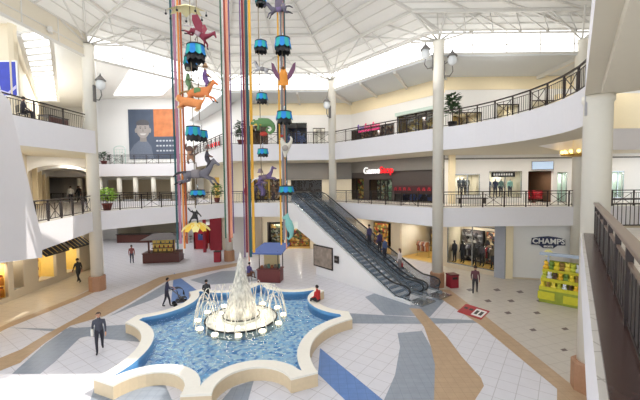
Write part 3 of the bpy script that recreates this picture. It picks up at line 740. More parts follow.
# ------------------------------------------------------------------ railings
def railing(pts, zf, label, group=None, h=1.07, step=1.55, motif=3, inset=.12, rail='dark', bal=.15):
    P = [Vector((p[0], p[1])) for p in pts]
    off = []
    for i, p in enumerate(P):
        d = (P[min(i+1, len(P)-1)]-P[max(i-1, 0)]).normalized(); off.append(p+Vector((-d.y, d.x))*inset)
    P = off; t = thing('railing', label, 'railing', (P[0].x, P[0].y, zf), 0, group)
    Q = [p-P[0] for p in P]; cum = [0]
    for a, b in zip(Q[:-1], Q[1:]): cum.append(cum[-1]+(b-a).length)
    L = cum[-1]
    def at(s_):
        for i in range(len(Q)-1):
            if s_ <= cum[i+1]+1e-6: return Q[i].lerp(Q[i+1], (s_-cum[i])/max(1e-6, cum[i+1]-cum[i]))
        return Q[-1]
    nb = max(1, round(L/step)); ss = [.16+(L-.32)*k/nb for k in range(nb+1)]
    hr = MB(); hr2 = MB(); brk = MB()
    fine = [at(s_) for s_ in ss]
    for a, b in zip(fine[:-1], fine[1:]):
        hr.bar((a.x, a.y, h), (b.x, b.y, h), .09, .06)
        brk.bar((a.x, a.y, .1), (b.x, b.y, .1), .04, .04); hr2.bar((a.x, a.y, h-.17), (b.x, b.y, h-.17), .03, .03)
    hr.build('handrail', rail, t); brk.build('bottom_rail', 'dark', t); hr2.build('mid_rail', 'dark', t)
    for s_ in ss:
        p = at(s_); MB().b2(p.x-.035, p.x+.035, p.y-.035, p.y+.035, 0.002, h-.03).build('post', 'dark', t)
    for k in range(nb):
        mb = MB()
        if motif and k % motif == motif-1:
            a, b = at(ss[k]), at(ss[k+1]); a2, b2_ = a.lerp(b, .12), a.lerp(b, .88)
            mb.bar((a2.x, a2.y, .12), (b2_.x, b2_.y, h-.19), .025); mb.bar((a2.x, a2.y, h-.19), (b2_.x, b2_.y, .12), .025)
            m_ = a.lerp(b, .5); mb.bar((m_.x, m_.y, .1), (m_.x, m_.y, h-.18), .025)
            for q in (a2, b2_): mb.bar((q.x, q.y, .1), (q.x, q.y, h-.18), .025)
        else:
            n_ = max(2, int((ss[k+1]-ss[k])/bal))
            for j in range(1, n_):
                p = at(ss[k]+(ss[k+1]-ss[k])*j/n_); mb.bar((p.x, p.y, .1), (p.x, p.y, h-.18), .018)
        mb.build('baluster_panel', 'dark', t)
    return t
railing([C, B], Z2, 'dark railing along the second level before the games shop', 'gallery railings')
railing([C1, (-4.6, 32)], Z2, 'dark second level railing behind the striped poles, ending at the escalator top', 'gallery railings')
railing([B, (26, 23.4)], Z2, 'dark second level railing above the white sports shop wall', 'gallery railings')
railing([A, C1], Z2, 'dark railing on the second level bridge behind the walking shoppers', 'gallery railings')
railing([(-12.2, 14.9), (-13.3, 16.1), A], Z2, 'short dark second level railing beside the white stair flight', 'gallery railings')
railing([C1, C], Z3, 'dark third level railing before the navy shop window at the back', 'gallery railings')
railing([C, B], Z3, 'dark third level railing under the pink and purple shop sign', 'gallery railings')
railing(cv, Z3, 'curved dark railing of the third level bridge over the east side', 'gallery railings', step=1.2, motif=2)
railing([D1, (-15.7, 18), A], Z3, 'dark third level railing before the seated dark figure', 'gallery railings', step=2.0, motif=0)
railing([(-33, 42), (-15, 42)], 5.2, 'far dark second level railing under the portrait billboard', 'wing railings')
railing([(-33, 42), (-15, 42)], 9.75, 'far dark third level railing just below the portrait billboard', 'wing railings')
railing([C1, (-17, 45.5)], Z3, 'dark third level railing turning away into the wing by the red shop sign', 'wing railings')
railing([(26, 12.75), (10.2, 12.75)], Z2, 'dark cross braced railing on the far side of the near gallery', None, motif=2, step=1.7, inset=.05)
# near rail with its broad slats and the stone ledge outside it
d_ = (Vector(DE)-Vector((.09, -.2))).normalized(); n_ = Vector((d_.y, -d_.x)); p0 = Vector((.09, -.2))
lg = MB(); a, b = p0+n_*.06, Vector(DE)-d_*.2+n_*.06
lg.prism([tuple(a), tuple(b), tuple(b+n_*.3), tuple(a+n_*.3)], Z2, Z2+.05)
struct(lg.build('trim_12', 'ledge'))
ra = p0+n_*.34; Lr = (Vector(DE)-p0).length-.75
t = thing('railing', 'near dark slatted railing with a broad brown handrail beside the fat column', 'railing', (ra.x, ra.y, Z2), math.atan2(d_.y, d_.x))
MB().b2(0, Lr, -.07, .07, 1.03, 1.09).build('handrail', 'handrail', t, bevel=.015)
MB().b2(0, Lr, -.02, .02, .78, .82).build('mid_rail', 'handrail', t); MB().b2(0, Lr, -.02, .02, .1, .14).build('bottom_rail', 'dark', t)
nb = 10
for k in range(nb+1):
    x = Lr*k/nb; MB().b2(x-.05, x+.05, -.035, .035, .001, 1.03).build('post', 'dark', t)
    if k < nb:
        mb = MB()
        for j in range(1, 5): xx = x+Lr/nb*j/5; mb.b2(xx-.095, xx+.095, -.012, .012, .12, .8)
        mb.build('slat_panel', 'slat', t)
# third level near edge
railing([tuple(Vector(DE)*.93), (.09, -.2)][::-1], Z3, 'third level railing along the slab edge over the near gallery', 'gallery railings', inset=-.15)

# ------------------------------------------------------------------ white flight on the west side
fL = Frame((-12.05, 14.75), (-12.05+.54, 14.75-.84))
px = [(37, 224), (37, 236), (7, 118), (3, 100), (-60, 40), (-60, 262), (0, 262), (38, 258)]
pl = [fL.W(u, v) for u, v in px[1:]]; poly = [(max(0, x), z) for x, z in pl]
t = thing('staircase', 'white clad flight rising from the second level, beside the short dark railing', 'stairs', (fL.o.x, fL.o.y, 0), fL.rz)
mb = MB(); mb.vprism((0, 0, 0), (1, 0), poly, .14); mb.build('side_panel', 'fascia', t)
pa, pb = fL.W(36, 238), fL.W(6, 118); d_ = Vector((pb[0]-pa[0], 0, pb[1]-pa[1])).normalized()
pb2 = (pa[0]+d_.x*7.4, pa[1]+d_.z*7.4)
K['band'] = pm('cool_white_band', (214, 222, 236), .5, var=.02)
mb = MB(); mb.bar((pa[0], -.04, pa[1]-.2), (pb2[0], -.04, pb2[1]-.2), .12, .5); mb.build('edge_band', 'band', t)
sl = d_.z/d_.x
for k in range(18):
    x = .4+k*.38
    if k == 0: s0 = MB().b2(0, .42, -1.5, -.14, -.2, 0).build('step', 'greyceil', t); so = s0
    else: so = s0.copy(); COL.objects.link(so); so.parent = t
    so.location = (x, 0, pa[1]+x*sl-.9)
# ------------------------------------------------------------------ organic bodies
def skinned(name, J, bones, mats, parent=None, extra=None, sub=1, root=None):
    names = list(J); idx = {n: i for i, n in enumerate(names)}
    me = bpy.data.meshes.new(name); me.from_pydata([J[n][0] for n in names], [(idx[a], idx[b]) for a, b, m in bones], [])
    o = bpy.data.objects.new(name, me); COL.objects.link(o)
    sk = o.modifiers.new('skin', 'SKIN'); sk.use_smooth_shade = True
    for i, n in enumerate(names):
        r = J[n][1]; sv = me.skin_vertices[0].data[i]; sv.radius = r if isinstance(r, tuple) else (r, r); sv.use_root = (n == (root or names[0]))
    ss = o.modifiers.new('sub', 'SUBSURF'); ss.levels = sub; ss.render_levels = sub
    dg = bpy.context.evaluated_depsgraph_get(); ev = o.evaluated_get(dg); m2 = bpy.data.meshes.new_from_object(ev)
    vs = [v.co.copy() for v in m2.vertices]; fs = [list(p.vertices) for p in m2.polygons]
    segs = [(Vector(J[a][0]), Vector(J[b][0]), (J[a][1] if not isinstance(J[a][1], tuple) else J[a][1][0]), m) for a, b, m in bones]
    mb = MB()
    for f in fs:
        c = sum((vs[i] for i in f), Vector())/len(f); best = (1e9, 0)
        for a, b, r, m in segs:
            d = b-a; t = max(0, min(1, (c-a).dot(d)/max(1e-9, d.length_squared))); q = (c-(a+d*t)).length-r*.5
            if q < best[0]: best = (q, m)
        mb.f.append(f); mb.mi.append(best[1]); mb.sm.append(True)
    mb.v = [tuple(v) for v in vs]
    if extra: extra(mb)
    COL.objects.unlink(o); bpy.data.objects.remove(o); bpy.data.meshes.remove(me); bpy.data.meshes.remove(m2)
    return mb.build(name, mats, parent)
PC = {}
def cm(rgb, n='cloth'):
    if rgb not in PC: PC[rgb] = pm('%s_%d_%d_%d' % ((n,)+rgb), rgb, .75, var=.12, scale=12)
    return PC[rgb]
def person(label, loc, rz, pose='stand', h=1.72, top=(60, 60, 70), legs=(40, 40, 48), hair=(40, 30, 26), skin='skin', group=None, name='person', hands=True, longhair=False, coat=False, face=True):
    k = h/1.72; J = {}; t = 0
    sit = pose == 'sit'; pz = .12+.02 if sit else .95
    def P(n, x, y, z, r): J[n] = (((x*k, y*k, z*k)), r*k if not isinstance(r, tuple) else tuple(q*k for q in r))
    lean = .06 if pose in ('walk', 'push') else (.05 if sit else 0)
    P('pelvis', 0, 0, pz, (.155, .115)); P('waist', 0, lean*.3, pz+.2, (.14, .105)); P('chest', 0, lean*.7, pz+.42, (.165, .12)); P('collar', 0, lean, pz+.52, (.085, .075))
    P('neck', 0, lean+.01, pz+.58, .052); P('jaw', 0, lean+.035, pz+.64, .07); P('skull', 0, lean+.03, pz+.73, .088); P('crown', 0, lean+.02, pz+.785, .06)
    bones = [('pelvis', 'waist', 0), ('waist', 'chest', 0), ('chest', 'collar', 0), ('collar', 'neck', 2), ('neck', 'jaw', 2), ('jaw', 'skull', 2), ('skull', 'crown', 2)]
    for s, S_ in ((-1, 'l'), (1, 'r')):
        P('sh'+S_, s*.185, lean*.8, pz+.45, .068)
        if pose == 'walk': e = (s*.235, lean-.07*s, pz+.18); w = (s*.24, lean+.06-.12*s, pz-.04)
        elif pose == 'push': e = (s*.23, lean+.06, pz+.2); w = (s*.2, lean+.3, pz+.13)
        elif sit: e = (s*.23, .08, pz+.2); w = (s*.15, .28, pz+.1)
        elif pose == 'carry': e = (s*.23, .02, pz+.17); w = (s*.17, .23, pz+.2)
        else: e = (s*.235, -.01, pz+.17); w = (s*.245, .06, pz-.07)
        P('el'+S_, *e, .046); P('wr'+S_, *w, .03)
        dv = (Vector(w)-Vector(e)).normalized(); hp = Vector(w)+dv*.075; P('pa'+S_, *hp, (.04, .026))
        bones += [('chest', 'sh'+S_, 0), ('sh'+S_, 'el'+S_, 0), ('el'+S_, 'wr'+S_, 0), ('wr'+S_, 'pa'+S_, 2)]
        if hands:
            sd = dv.cross(Vector((s, 0, 0))); sd = sd.normalized() if sd.length > .1 else Vector((0, 1, 0))
            for f_, (off, ln) in enumerate(((-.03, .062), (-.01, .078), (.011, .072), (.03, .055))):
                b0 = hp+sd*off+dv*.02; b1 = b0+dv*ln*.55; b2 = b1+dv*ln*.45-Vector((s, 0, 0))*.022
                P('f%d%s' % (f_, S_), *b1, .0095); P('g%d%s' % (f_, S_), *b2, .0085)
                bones += [('pa'+S_, 'f%d%s' % (f_, S_), 2), ('f%d%s' % (f_, S_), 'g%d%s' % (f_, S_), 2)]
            th = Vector(w)+dv*.04+sd*.05; P('t'+S_, *th, .011); P('u'+S_, *(th+dv*.035+sd*.008), .009); bones += [('wr'+S_, 't'+S_, 2), ('t'+S_, 'u'+S_, 2)]
        P('hi'+S_, s*.095, 0, pz-.05, .1)
        if sit: kn = (s*.12, .42, pz+.02); an = (s*.13, .44, pz-.42); 
        elif pose == 'walk': kn = (s*.1, .13*s+.06, .5); an = (s*.09, .27*s-.04, .1 if s > 0 else .14)
        elif pose == 'push': kn = (s*.1, .09*s+.04, .5); an = (s*.09, .2*s-.03, .1)
        else: kn = (s*.105, .015, .5); an = (s*.12, -.02, .085)
        P('kn'+S_, *kn, .065); P('an'+S_, *an, .045); P('to'+S_, an[0]+s*.02, an[1]+.16, an[2]-.045, .036)
        bones += [('pelvis', 'hi'+S_, 1), ('hi'+S_, 'kn'+S_, 1), ('kn'+S_, 'an'+S_, 1), ('an'+S_, 'to'+S_, 3)]
    hc = (0, (lean+.03)*k, (pz+.71)*k)
    def extra(mb):
        if not face: return
        r = .095*k
        mb.ball((0, hc[1]+r*.98, hc[2]-.02*k), (.014*k, .022*k, .024*k), 2, 6, 5)
        for s in (-1, 1):
            mb.ball((s*r*.98, hc[1], hc[2]-.01*k), (.012*k, .02*k, .03*k), 2, 6, 5)
            mb.ball((s*.034*k, hc[1]+r*.86, hc[2]+.012*k), (.012*k, .009*k, .008*k), 4, 6, 5)
        mb.ball((0, hc[1]+r*.86, hc[2]-.062*k), (.026*k, .01*k, .008*k), 5, 6, 5)
    o = skinned(name, J, bones, [cm(top), cm(legs), skin, 'black', 'black', cm((150, 80, 76))], extra=extra, root='pelvis')
    o.location = loc; o.rotation_euler = (0, 0, rz)
    tag(o, label, 'person' if name == 'person' else name.replace('_', ' '), group)
    if face:
        hb = MB(); r = .104*k
        for i in range(60):
            pass
        n_, m_ = 14, 8; vs = []; 
        for i in range(m_+1):
            ph = math.pi/2-i/m_*math.radians(118)
            for j in range(n_):
                an = 2*math.pi*j/n_; fr = math.sin(an)
                p2 = ph if fr < .2 else max(ph, math.radians(28)+ (0))
                vs.append((r*math.cos(p2)*math.cos(an)*.97, hc[1]-.008*k+r*1.02*math.cos(p2)*math.sin(an), hc[2]+.012*k+r*1.05*math.sin(p2)))
        fs = [(i*n_+j, (i+1)*n_+j, (i+1)*n_+(j+1) % n_, i*n_+(j+1) % n_) for i in range(m_) for j in range(n_)]
        hb.add(vs, fs, 0, True)
        if longhair: hb.ball((0, hc[1]-.07*k, hc[2]-.1*k), (.1*k, .05*k, .16*k))
        hb.build('hair', cm(hair), o)
    if coat:
        cb = MB(); cb.lathe([(.2*k, (pz-.32)*k), (.185*k, (pz-.05)*k), (.165*k, (pz+.2)*k)], (0, 0, 0), 14); cb.build('coat_skirt', cm(top), o)
    return o
def feet(u, v, z=0): x, y = atz(u, v, z); return (x, y, z+.004)

walker = person('striding man with dark jacket and a pale shoulder bag, left of the fountain', feet(100, 352), -2.6, 'walk', 1.72, (70, 72, 84), (44, 44, 54), (80, 60, 50))
o = thing('shoulder_bag', 'pale shoulder bag at the hip of the striding man', 'bag', (walker.location.x, walker.location.y, .78), -2.6)
MB().b2(.2, .3, -.16, .16, .02, .3).build('bag_body', cm((226, 222, 214)), o, bevel=.03)
MB().tube([(.24, -.1, .3), (.2, -.06, .62), (.0, -.1, .8), (-.16, .02, .66)], .014, 6).build('strap', cm((226, 222, 214)), o)
person('standing person in a reddish top alone on the pale floor by the roofed dark kiosk', feet(132, 263.5), .3, 'stand', 1.66, (150, 84, 80), (70, 70, 86), (60, 44, 40))
person('dark dressed shopper beside the left column near the striped awning', feet(79, 283), 1.2, 'walk', 1.78, (46, 44, 46), (36, 36, 40))
pusher = person('man in navy pushing a dark stroller along the pool rim', feet(167, 307), -1.0, 'push', 1.68, (44, 46, 74), (40, 40, 56), (34, 28, 26))
person('blurred walker in dark red and black before the sports shop', feet(475, 294), -.5, 'walk', 1.75, (96, 56, 64), (46, 42, 48), (60, 44, 36))
def ride(k, off=0):
    x = .35+.4*k+.2; p = EO+ew*x+Vector((-ew.y, ew.x, 0))*(-1.78-.8+off); return (p.x, p.y, ez(x)+.064)
UPZ = math.atan2(-ew.x, ew.y)
wm = person('woman in white riding the far escalator below the others, a red bag in hand', ride(6), UPZ+.2, 'stand', 1.66, (226, 216, 212), (150, 136, 134), (90, 64, 44), longhair=True)
bp_ = Matrix.Rotation(UPZ+.2, 3, 'Z') @ Vector((.27, .06, .36)); q = Vector(ride(6))+bp_
o = thing('handbag', 'small red bag hanging from the hand of the woman in white on the escalator', 'bag', q, UPZ+.2)
MB().b2(-.06, .06, -.14, .14, 0, .26).build('bag_body', 'red', o, bevel=.02); MB().tube([(0, -.1, .25), (0, -.06, .4), (0, .06, .4), (0, .1, .25)], .01, 5).build('strap', 'red', o)
for k, off, c, l, hr in ((9, .18, (74, 90, 130), 'rider in slate blue on the far escalator, just above the woman in white', (120, 96, 60)), (11, -.15, (58, 46, 92), 'rider in deep purple in the middle of the far escalator', (30, 26, 24)), (13, .1, (70, 64, 104), 'topmost rider in violet grey on the far escalator', (50, 40, 34))):
    person(l, ride(k, off), UPZ+.3*off, 'stand', 1.7, c, (50, 48, 60), hr, group='escalator riders')
def rimseat(u, v): x, y = atz(u, v, .52); return (x, y, .525)
person('person in a red jacket sitting on the pool rim by the escalator foot', rimseat(318, 302), .9, 'sit', 1.7, (196, 44, 46), (40, 38, 44), (36, 28, 26))
person('person in black sitting on the back rim of the pool by the jets', rimseat(206.5, 294.5), .3, 'sit', 1.6, (52, 52, 56), (44, 52, 50), (34, 30, 28))
# stroller
x, y, _ = feet(180, 305)
st = thing('stroller', 'dark folding baby stroller pushed along the pool rim', 'stroller', (x, y, 0), -1.0)
for wx in (-.24, .24):
    for wy in (-.3, .34): MB().tube([(wx-.02, wy, .12), (wx+.02, wy, .12)], .12, 14).build('wheel', 'black', st)
    fr_ = MB().tube([(wx, .34, .14), (wx*.95, 0, .55), (wx*.95, -.42, 1.0)], .016, 6).tube([(wx, -.3, .14), (wx*.95, .1, .6)], .016, 6)
    fr_.build('frame', 'greybulk', st)
MB().tube([(-.23, -.42, 1.0), (.23, -.42, 1.0)], .018, 6).build('handle', 'black', st)
MB().add([(-.22, -.15, .9), (.22, -.15, .9), (.22, -.05, .42), (-.22, -.05, .42), (-.22, .35, .45), (.22, .35, .45), (-.22, .38, .3), (.22, .38, .3)], [(0, 1, 2, 3), (3, 2, 5, 4), (4, 5, 7, 6)]).build('seat', cm((60, 62, 72)), st)
hood = MB(); vs = []
for i in range(7):
    a = math.radians(-20+i*22)
    for xx in (-.24, 0, .24): vs.append((xx, -.12+.36*math.sin(a)*(1 if xx else 1.04), .72+.36*math.cos(a)*(1 if xx else 1.1)))
hood.add(vs, [(i*3+j, i*3+j+1, i*3+j+4, i*3+j+3) for i in range(6) for j in range(2)], 0, True).build('hood', cm((50, 52, 64)), st)
MB().b2(-.2, .2, -.2, .25, .2, .34).build('basket', cm((70, 70, 78)), st)

# ------------------------------------------------------------------ hanging carousel figures
HY = 15.0
def hp(u, v, y=HY): x, z = aty(u, v, y); return Vector((x, y, z))
t = MB()
for a, b in (((-8, 15, 19.5), (1, 15, 19.5)), ((-7.2, 16.6, 19.55), (0, 16.6, 19.55)), ((-3.65, 12, 19.5), (-3.65, 22, 19.5)), ((-6.5, 13, 19.5), (-6.5, 21, 19.5)), ((-.9, 13, 19.5), (-.9, 21, 19.5))): t.bar(a, b, .16, .2)
struct(t.build('roof_oculus_beams', 'truss'))
TOPZ = 19.4
RC = {'teal': (44, 84, 88), 'mauve': (184, 128, 150), 'white': (232, 226, 220), 'orange': (220, 140, 66), 'rust': (176, 92, 56), 'green': (70, 104, 84), 'brownred': (164, 86, 74), 'salmon': (222, 150, 120), 'purple': (110, 80, 124), 'maroon': (136, 44, 56), 'gold': (236, 176, 62), 'grey': (140, 136, 150), 'blue': (84, 110, 160)}
def ribbons(label, spec, vbot, y):
    c = hp(sum(s[0] for s in spec)/len(spec), vbot, y)
    t = thing('ribbon_bundle', label, 'hanging ribbons', (c.x, y, c.z), 0, 'striped ribbon bundles')
    for i, (u, w, col) in enumerate(spec):
        p = hp(u, vbot, y); dz = .25*(1+math.sin(i*2.1)); r = w*.85*y/345/2; dy = .06*((i % 3)-1)
        MB().b2(p.x-c.x-r, p.x-c.x+r, dy-.02, dy+.02, dz, TOPZ-c.z).build('ribbon', cm(RC[col], 'ribbon'), t)
ribbons('striped ribbon bundle of teal, mauve and orange beside the grey carousel horse', [(178.6, 2, 'teal'), (181, 3, 'mauve'), (183.4, 1.6, 'white'), (185.4, 2, 'orange'), (187.4, 2, 'rust')], 254, 15.3)
ribbons('striped ribbon bundle of green, white, brick and salmon before the back column', [(226.3, 1.6, 'green'), (227.8, 1.5, 'white'), (229.8, 3, 'brownred'), (232.2, 2.6, 'salmon'), (234, 1.2, 'purple')], 243, 16.6)
ribbons('striped ribbon bundle of maroon, dark teal and gold right of the jet', [(245.4, 1.2, 'purple'), (247.4, 2.4, 'maroon'), (249, 1.2, 'salmon'), (251.2, 3.2, 'teal'), (254.2, 3, 'gold')], 262, 16.6)
ribbons('thin striped ribbon bundle of gold, grey and teal behind the winged orange bird', [(281.6, 1.8, 'gold'), (284.3, 2, 'grey'), (286.6, 1.6, 'salmon'), (288, 1.5, 'teal')], 250, 15.5)
K['teal'] = pm('teal_fabric', (34, 164, 160), .6, var=.15); K['blue2'] = pm('bright_blue_fabric', (30, 130, 206), .6, var=.15)
def canopy(u, vt, vb, hw, label, y=HY, cols=('teal', 'blue2')):
    p = hp(u, vb, y); s = y/345; r = hw*s; h = (vb-vt)*s
    t = thing('hanging_canopy', label, 'canopy', p, 0, 'teal scalloped canopies')
    for mi in (0, 1):
        n = 10
        for k in range(n):
            if k % 2 != mi: continue
            mb = MB(); a0, a1 = 2*math.pi*k/n, 2*math.pi*(k+1)/n; vs = []
            for a, lob in ((a0, 0), (a0*.75+a1*.25, .1), ((a0+a1)/2, .14), (a0*.25+a1*.75, .1), (a1, 0)):
                rr = r*(1+lob*.5); vs += [(r*.86*math.cos(a), r*.86*math.sin(a), h), (rr*math.cos(a), rr*math.sin(a), h*.46-lob*h)]
            mb.add(vs, [(2*j, 2*j+1, 2*j+3, 2*j+2) for j in range(4)], 0, True)
            mb.build('panel', cols[mi], t)
    mb = MB(); n = 10; vs = []
    for k in range(n*4):
        a = 2*math.pi*k/(n*4); lob = .5-.5*math.cos(4*a*n/4); vs += [(r*.8*math.cos(a), r*.8*math.sin(a), h*.6), (r*.92*math.cos(a), r*.92*math.sin(a), h*.12-.14*h*lob)]
    m = n*4; mb.add(vs, [(2*k, 2*k+1, 2*((k+1) % m)+1, 2*((k+1) % m)) for k in range(m)], 0, True); mb.build('black_ruffle', 'black', t)
    MB().lathe([(r*.92, h*.94), (r*.9, h*1.02), (0.01, h*1.1)], (0, 0, 0), 16).build('rim', 'black', t)
    MB().tube([(0, 0, h), (0, 0, h+.25)], .02, 6).build('rod', 'chrome', t)
    return t
for a in ((196, 46, 62, 9.5, 'large teal scalloped canopy just under the maroon winged horse', 14.6), (191, 58, 70, 7, 'smaller teal canopy tucked behind the one under the maroon horse', 15.6), (193.5, 127, 141, 7.5, 'teal canopy above the grey horse, left of its blue twin', 14.6), (202, 131, 142, 6, 'blue teal canopy above the grey horse, right of its twin', 15.6), (198, 190, 197.5, 7.5, 'small blue canopy below the grey horse and above the yellow flower', 15),
          (261, -3, 6, 5.5, 'dark teal canopy topmost on the middle string, cut by the frame', 15), (261, 42, 53, 6.5, 'teal canopy above the small pale galloping horse', 15), (262, 94, 103.5, 5.8, 'teal canopy under the pale horse and above the green chameleon', 15), (263, 149, 157, 5.6, 'teal canopy above the purple horse', 15),
          (283, 39, 54, 8, 'broad teal canopy above the winged orange bird', 15), (284.5, 112, 124, 8, 'broad teal canopy above the pale rooster', 15), (286.5, 186, 195.5, 7.6, 'broad teal canopy above the sea green seahorse', 15)):
    canopy(*a[:5], y=a[5])
K['rod'] = pm('brass_rod', (150, 134, 110), .35, .6)
def string(u, v0, v1, label, y):
    p, q = hp(u, v1, y), hp(u, max(v0, -400), y); o = MB().tube([(0, 0, 0), (0, 0, min(TOPZ, q.z)-p.z)], .018, 6).build('hanging_rod', 'rod'); o.location = p; tag(o, label, 'rod', 'hanging rods')
string(195.5, -200, 212, 'thin rod holding the maroon, orange and grey figures', 15.03); string(199.5, -200, 120, 'thin rod beside the orange camel string', 15.25)
string(261.5, -200, 186, 'thin rod holding the pale horse, chameleon and purple horse', 15.05); string(284.8, -200, 220, 'thin rod holding the orange bird, rooster and seahorse', 15.05)

def horse(label, u, v, wpx, col, mane, saddle, flip=1, y=15.0, name='carousel_horse', wings=None, pitch=0, hump=False, cat='carousel horse'):
    s = wpx*y/345/1.95; p = hp(u, v, y); p.z -= .62*s
    t = thing(name, label, cat, p, 0 if flip > 0 else math.pi, 'hanging carousel figures'); t.scale = (s, s, s); t.rotation_euler[1] = pitch
    J = {'mid': ((0, 0, .6), (.15, .17)), 'rump': ((-.42, 0, .63), .165), 'chest': ((.36, 0, .64), .17), 'n1': ((.53, 0, .84), .115), 'n2': ((.63, 0, 1.03), .085), 'poll': ((.7, 0, 1.15), .075), 'nose': ((.86, 0, 1.03), .055), 'muz': ((.95, 0, .97), .048),
         'tl1': ((-.6, 0, .7), .045), 'tl2': ((-.82, 0, .66), .055), 'tl3': ((-1.0, 0, .5), .03)}
    B_ = [('mid', 'rump', 0), ('mid', 'chest', 0), ('chest', 'n1', 0), ('n1', 'n2', 0), ('n2', 'poll', 0), ('poll', 'nose', 0), ('nose', 'muz', 0), ('rump', 'tl1', 1), ('tl1', 'tl2', 1), ('tl2', 'tl3', 1)]
    if hump: J['mid'] = ((0, 0, .66), (.15, .26))
    for sd in (-1, 1):
        q = '%d' % sd; o_ = .06*sd
        J['s'+q] = ((.36, sd*.1, .5), .085); J['k'+q] = ((.62+o_, sd*.11, .4), .052); J['c'+q] = ((.7+o_, sd*.11, .24), .036); J['f'+q] = ((.82+o_, sd*.11, .16), .042)
        J['h'+q] = ((-.42, sd*.1, .5), .105); J['t'+q] = ((-.38+o_, sd*.11, .36), .07); J['o'+q] = ((-.66+o_, sd*.11, .3), .042); J['b'+q] = ((-.86+o_, sd*.11, .18), .042)
        J['e'+q] = ((.69, sd*.045, 1.25), .02)
        B_ += [('chest', 's'+q, 0), ('s'+q, 'k'+q, 0), ('k'+q, 'c'+q, 0), ('c'+q, 'f'+q, 2), ('rump', 'h'+q, 0), ('h'+q, 't'+q, 0), ('t'+q, 'o'+q, 0), ('o'+q, 'b'+q, 2), ('poll', 'e'+q, 0)]
    skinned('body', J, B_, [cm(col), cm(mane), 'black'], t, root='mid')
    m = MB()
    m.tube([(.72, 0, 1.24), (.58, 0, 1.14), (.48, 0, .98), (.36, 0, .82)], [.03, .05, .055, .03], 6); m.build('mane', cm(mane), t)
    sa = MB().lathe([(.172, -.16), (.185, -.05), (.185, .05), (.172, .16)], (0, 0, 0), 14).build('saddle', cm(saddle), t); sa.rotation_euler = (0, math.pi/2, 0); sa.location = (-.03, 0, .63 if not hump else .7)
    MB().tube([(-.03, 0, .2), (-.03, 0, 1.1)], .02, 6).build('pole', 'rod', t)
    if wings:
        for sd in (-1, 1):
            w = MB(); vs = [(.2, sd*.14, .7), (.05, sd*.4, 1.15), (-.3, sd*.6, 1.35), (-.55, sd*.6, 1.15), (-.5, sd*.45, .95), (-.35, sd*.3, .8), (-.15, sd*.15, .66)]
            w.add(vs+[(x-.02, yy+sd*.03, z+.02) for x, yy, z in vs], [tuple(range(7)), tuple(range(7, 14))[::-1]]+[(i, (i+1) % 7, 7+(i+1) % 7, 7+i) for i in range(7)]); w.build('wing', cm(wings), t)
    return t
horse('dark grey galloping carousel horse hung over the left back gallery', 197, 174, 47, (112, 108, 114), (62, 58, 62), (140, 132, 132))
rd = None
horse('maroon winged carousel horse tilted nose down near the roof', 193, 32, 33, (128, 40, 58), (190, 180, 178), (186, 160, 164), 1, 14.6, wings=(150, 60, 76), pitch=.6)
horse('orange carousel camel with a raised neck and green rug', 199, 93, 40, (226, 136, 78), (150, 120, 70), (112, 150, 96), 1, 15, 'carousel_camel', hump=True, cat='carousel camel')
horse('pale grey galloping carousel horse above the green chameleon', 261, 69, 22, (176, 172, 172), (96, 92, 94), (130, 126, 126), -1, 15, pitch=-.15)
horse('purple carousel horse with a white crest over the yellow shop', 267, 177, 28, (104, 84, 122), (226, 222, 220), (120, 100, 110), 1, 15, pitch=-.25)
horse('charcoal winged carousel horse topmost on the right string', 280, 9, 28, (98, 92, 106), (70, 64, 76), (130, 110, 150), -1, 15, wings=(120, 108, 124), pitch=.2)
def figure(name, label, u, v, cat, y=15.0, rz=0): return thing(name, label, cat, hp(u, v, y), rz, 'hanging carousel figures')
S1 = 15/345
# green chameleon with a coiled tail
t = figure('carousel_chameleon', 'green carousel chameleon with a coiled tail and yellow belly', 264, 125, 'carousel chameleon')
J = {'b': ((-.05, 0, .12), (.17, .2)), 'b2': ((.2, 0, .1), .19), 'sh': ((-.28, 0, .12), .13), 'hd': ((-.42, 0, .1), .1), 'ns': ((-.58, 0, .06), .05), 'cq': ((-.42, 0, .26), .05), 't1': ((.38, 0, .0), .12), 't2': ((.42, 0, -.22), .09), 't3': ((.26, 0, -.36), .07), 't4': ((.1, 0, -.28), .055), 't5': ((.12, 0, -.14), .045), 't6': ((.24, 0, -.14), .03)}
bn = [('b', 'b2', 0), ('b', 'sh', 0), ('sh', 'hd', 0), ('hd', 'ns', 0), ('hd', 'cq', 0), ('b2', 't1', 0), ('t1', 't2', 0), ('t2', 't3', 0), ('t3', 't4', 0), ('t4', 't5', 0), ('t5', 't6', 0)]
for sd in (-1, 1):
    J['a%d' % sd] = ((-.2, sd*.12, -.06), .05); J['c%d' % sd] = ((-.28, sd*.12, -.22), .035); bn += [('sh', 'a%d' % sd, 0), ('a%d' % sd, 'c%d' % sd, 0)]
skinned('body', J, bn, [cm((98, 136, 84))], t, root='b')
MB().ball((-.1, 0, .02), (.36, .14, .07)).build('belly', cm((222, 190, 84)), t)
MB().ball((-.02, 0, -.38), (.18, .14, .1)).build('red_flower', cm((190, 66, 50)), t)
for sd in (-1, 1): MB().ball((-.45, sd*.09, .14), .035).build('eye', cm((230, 210, 150)), t)
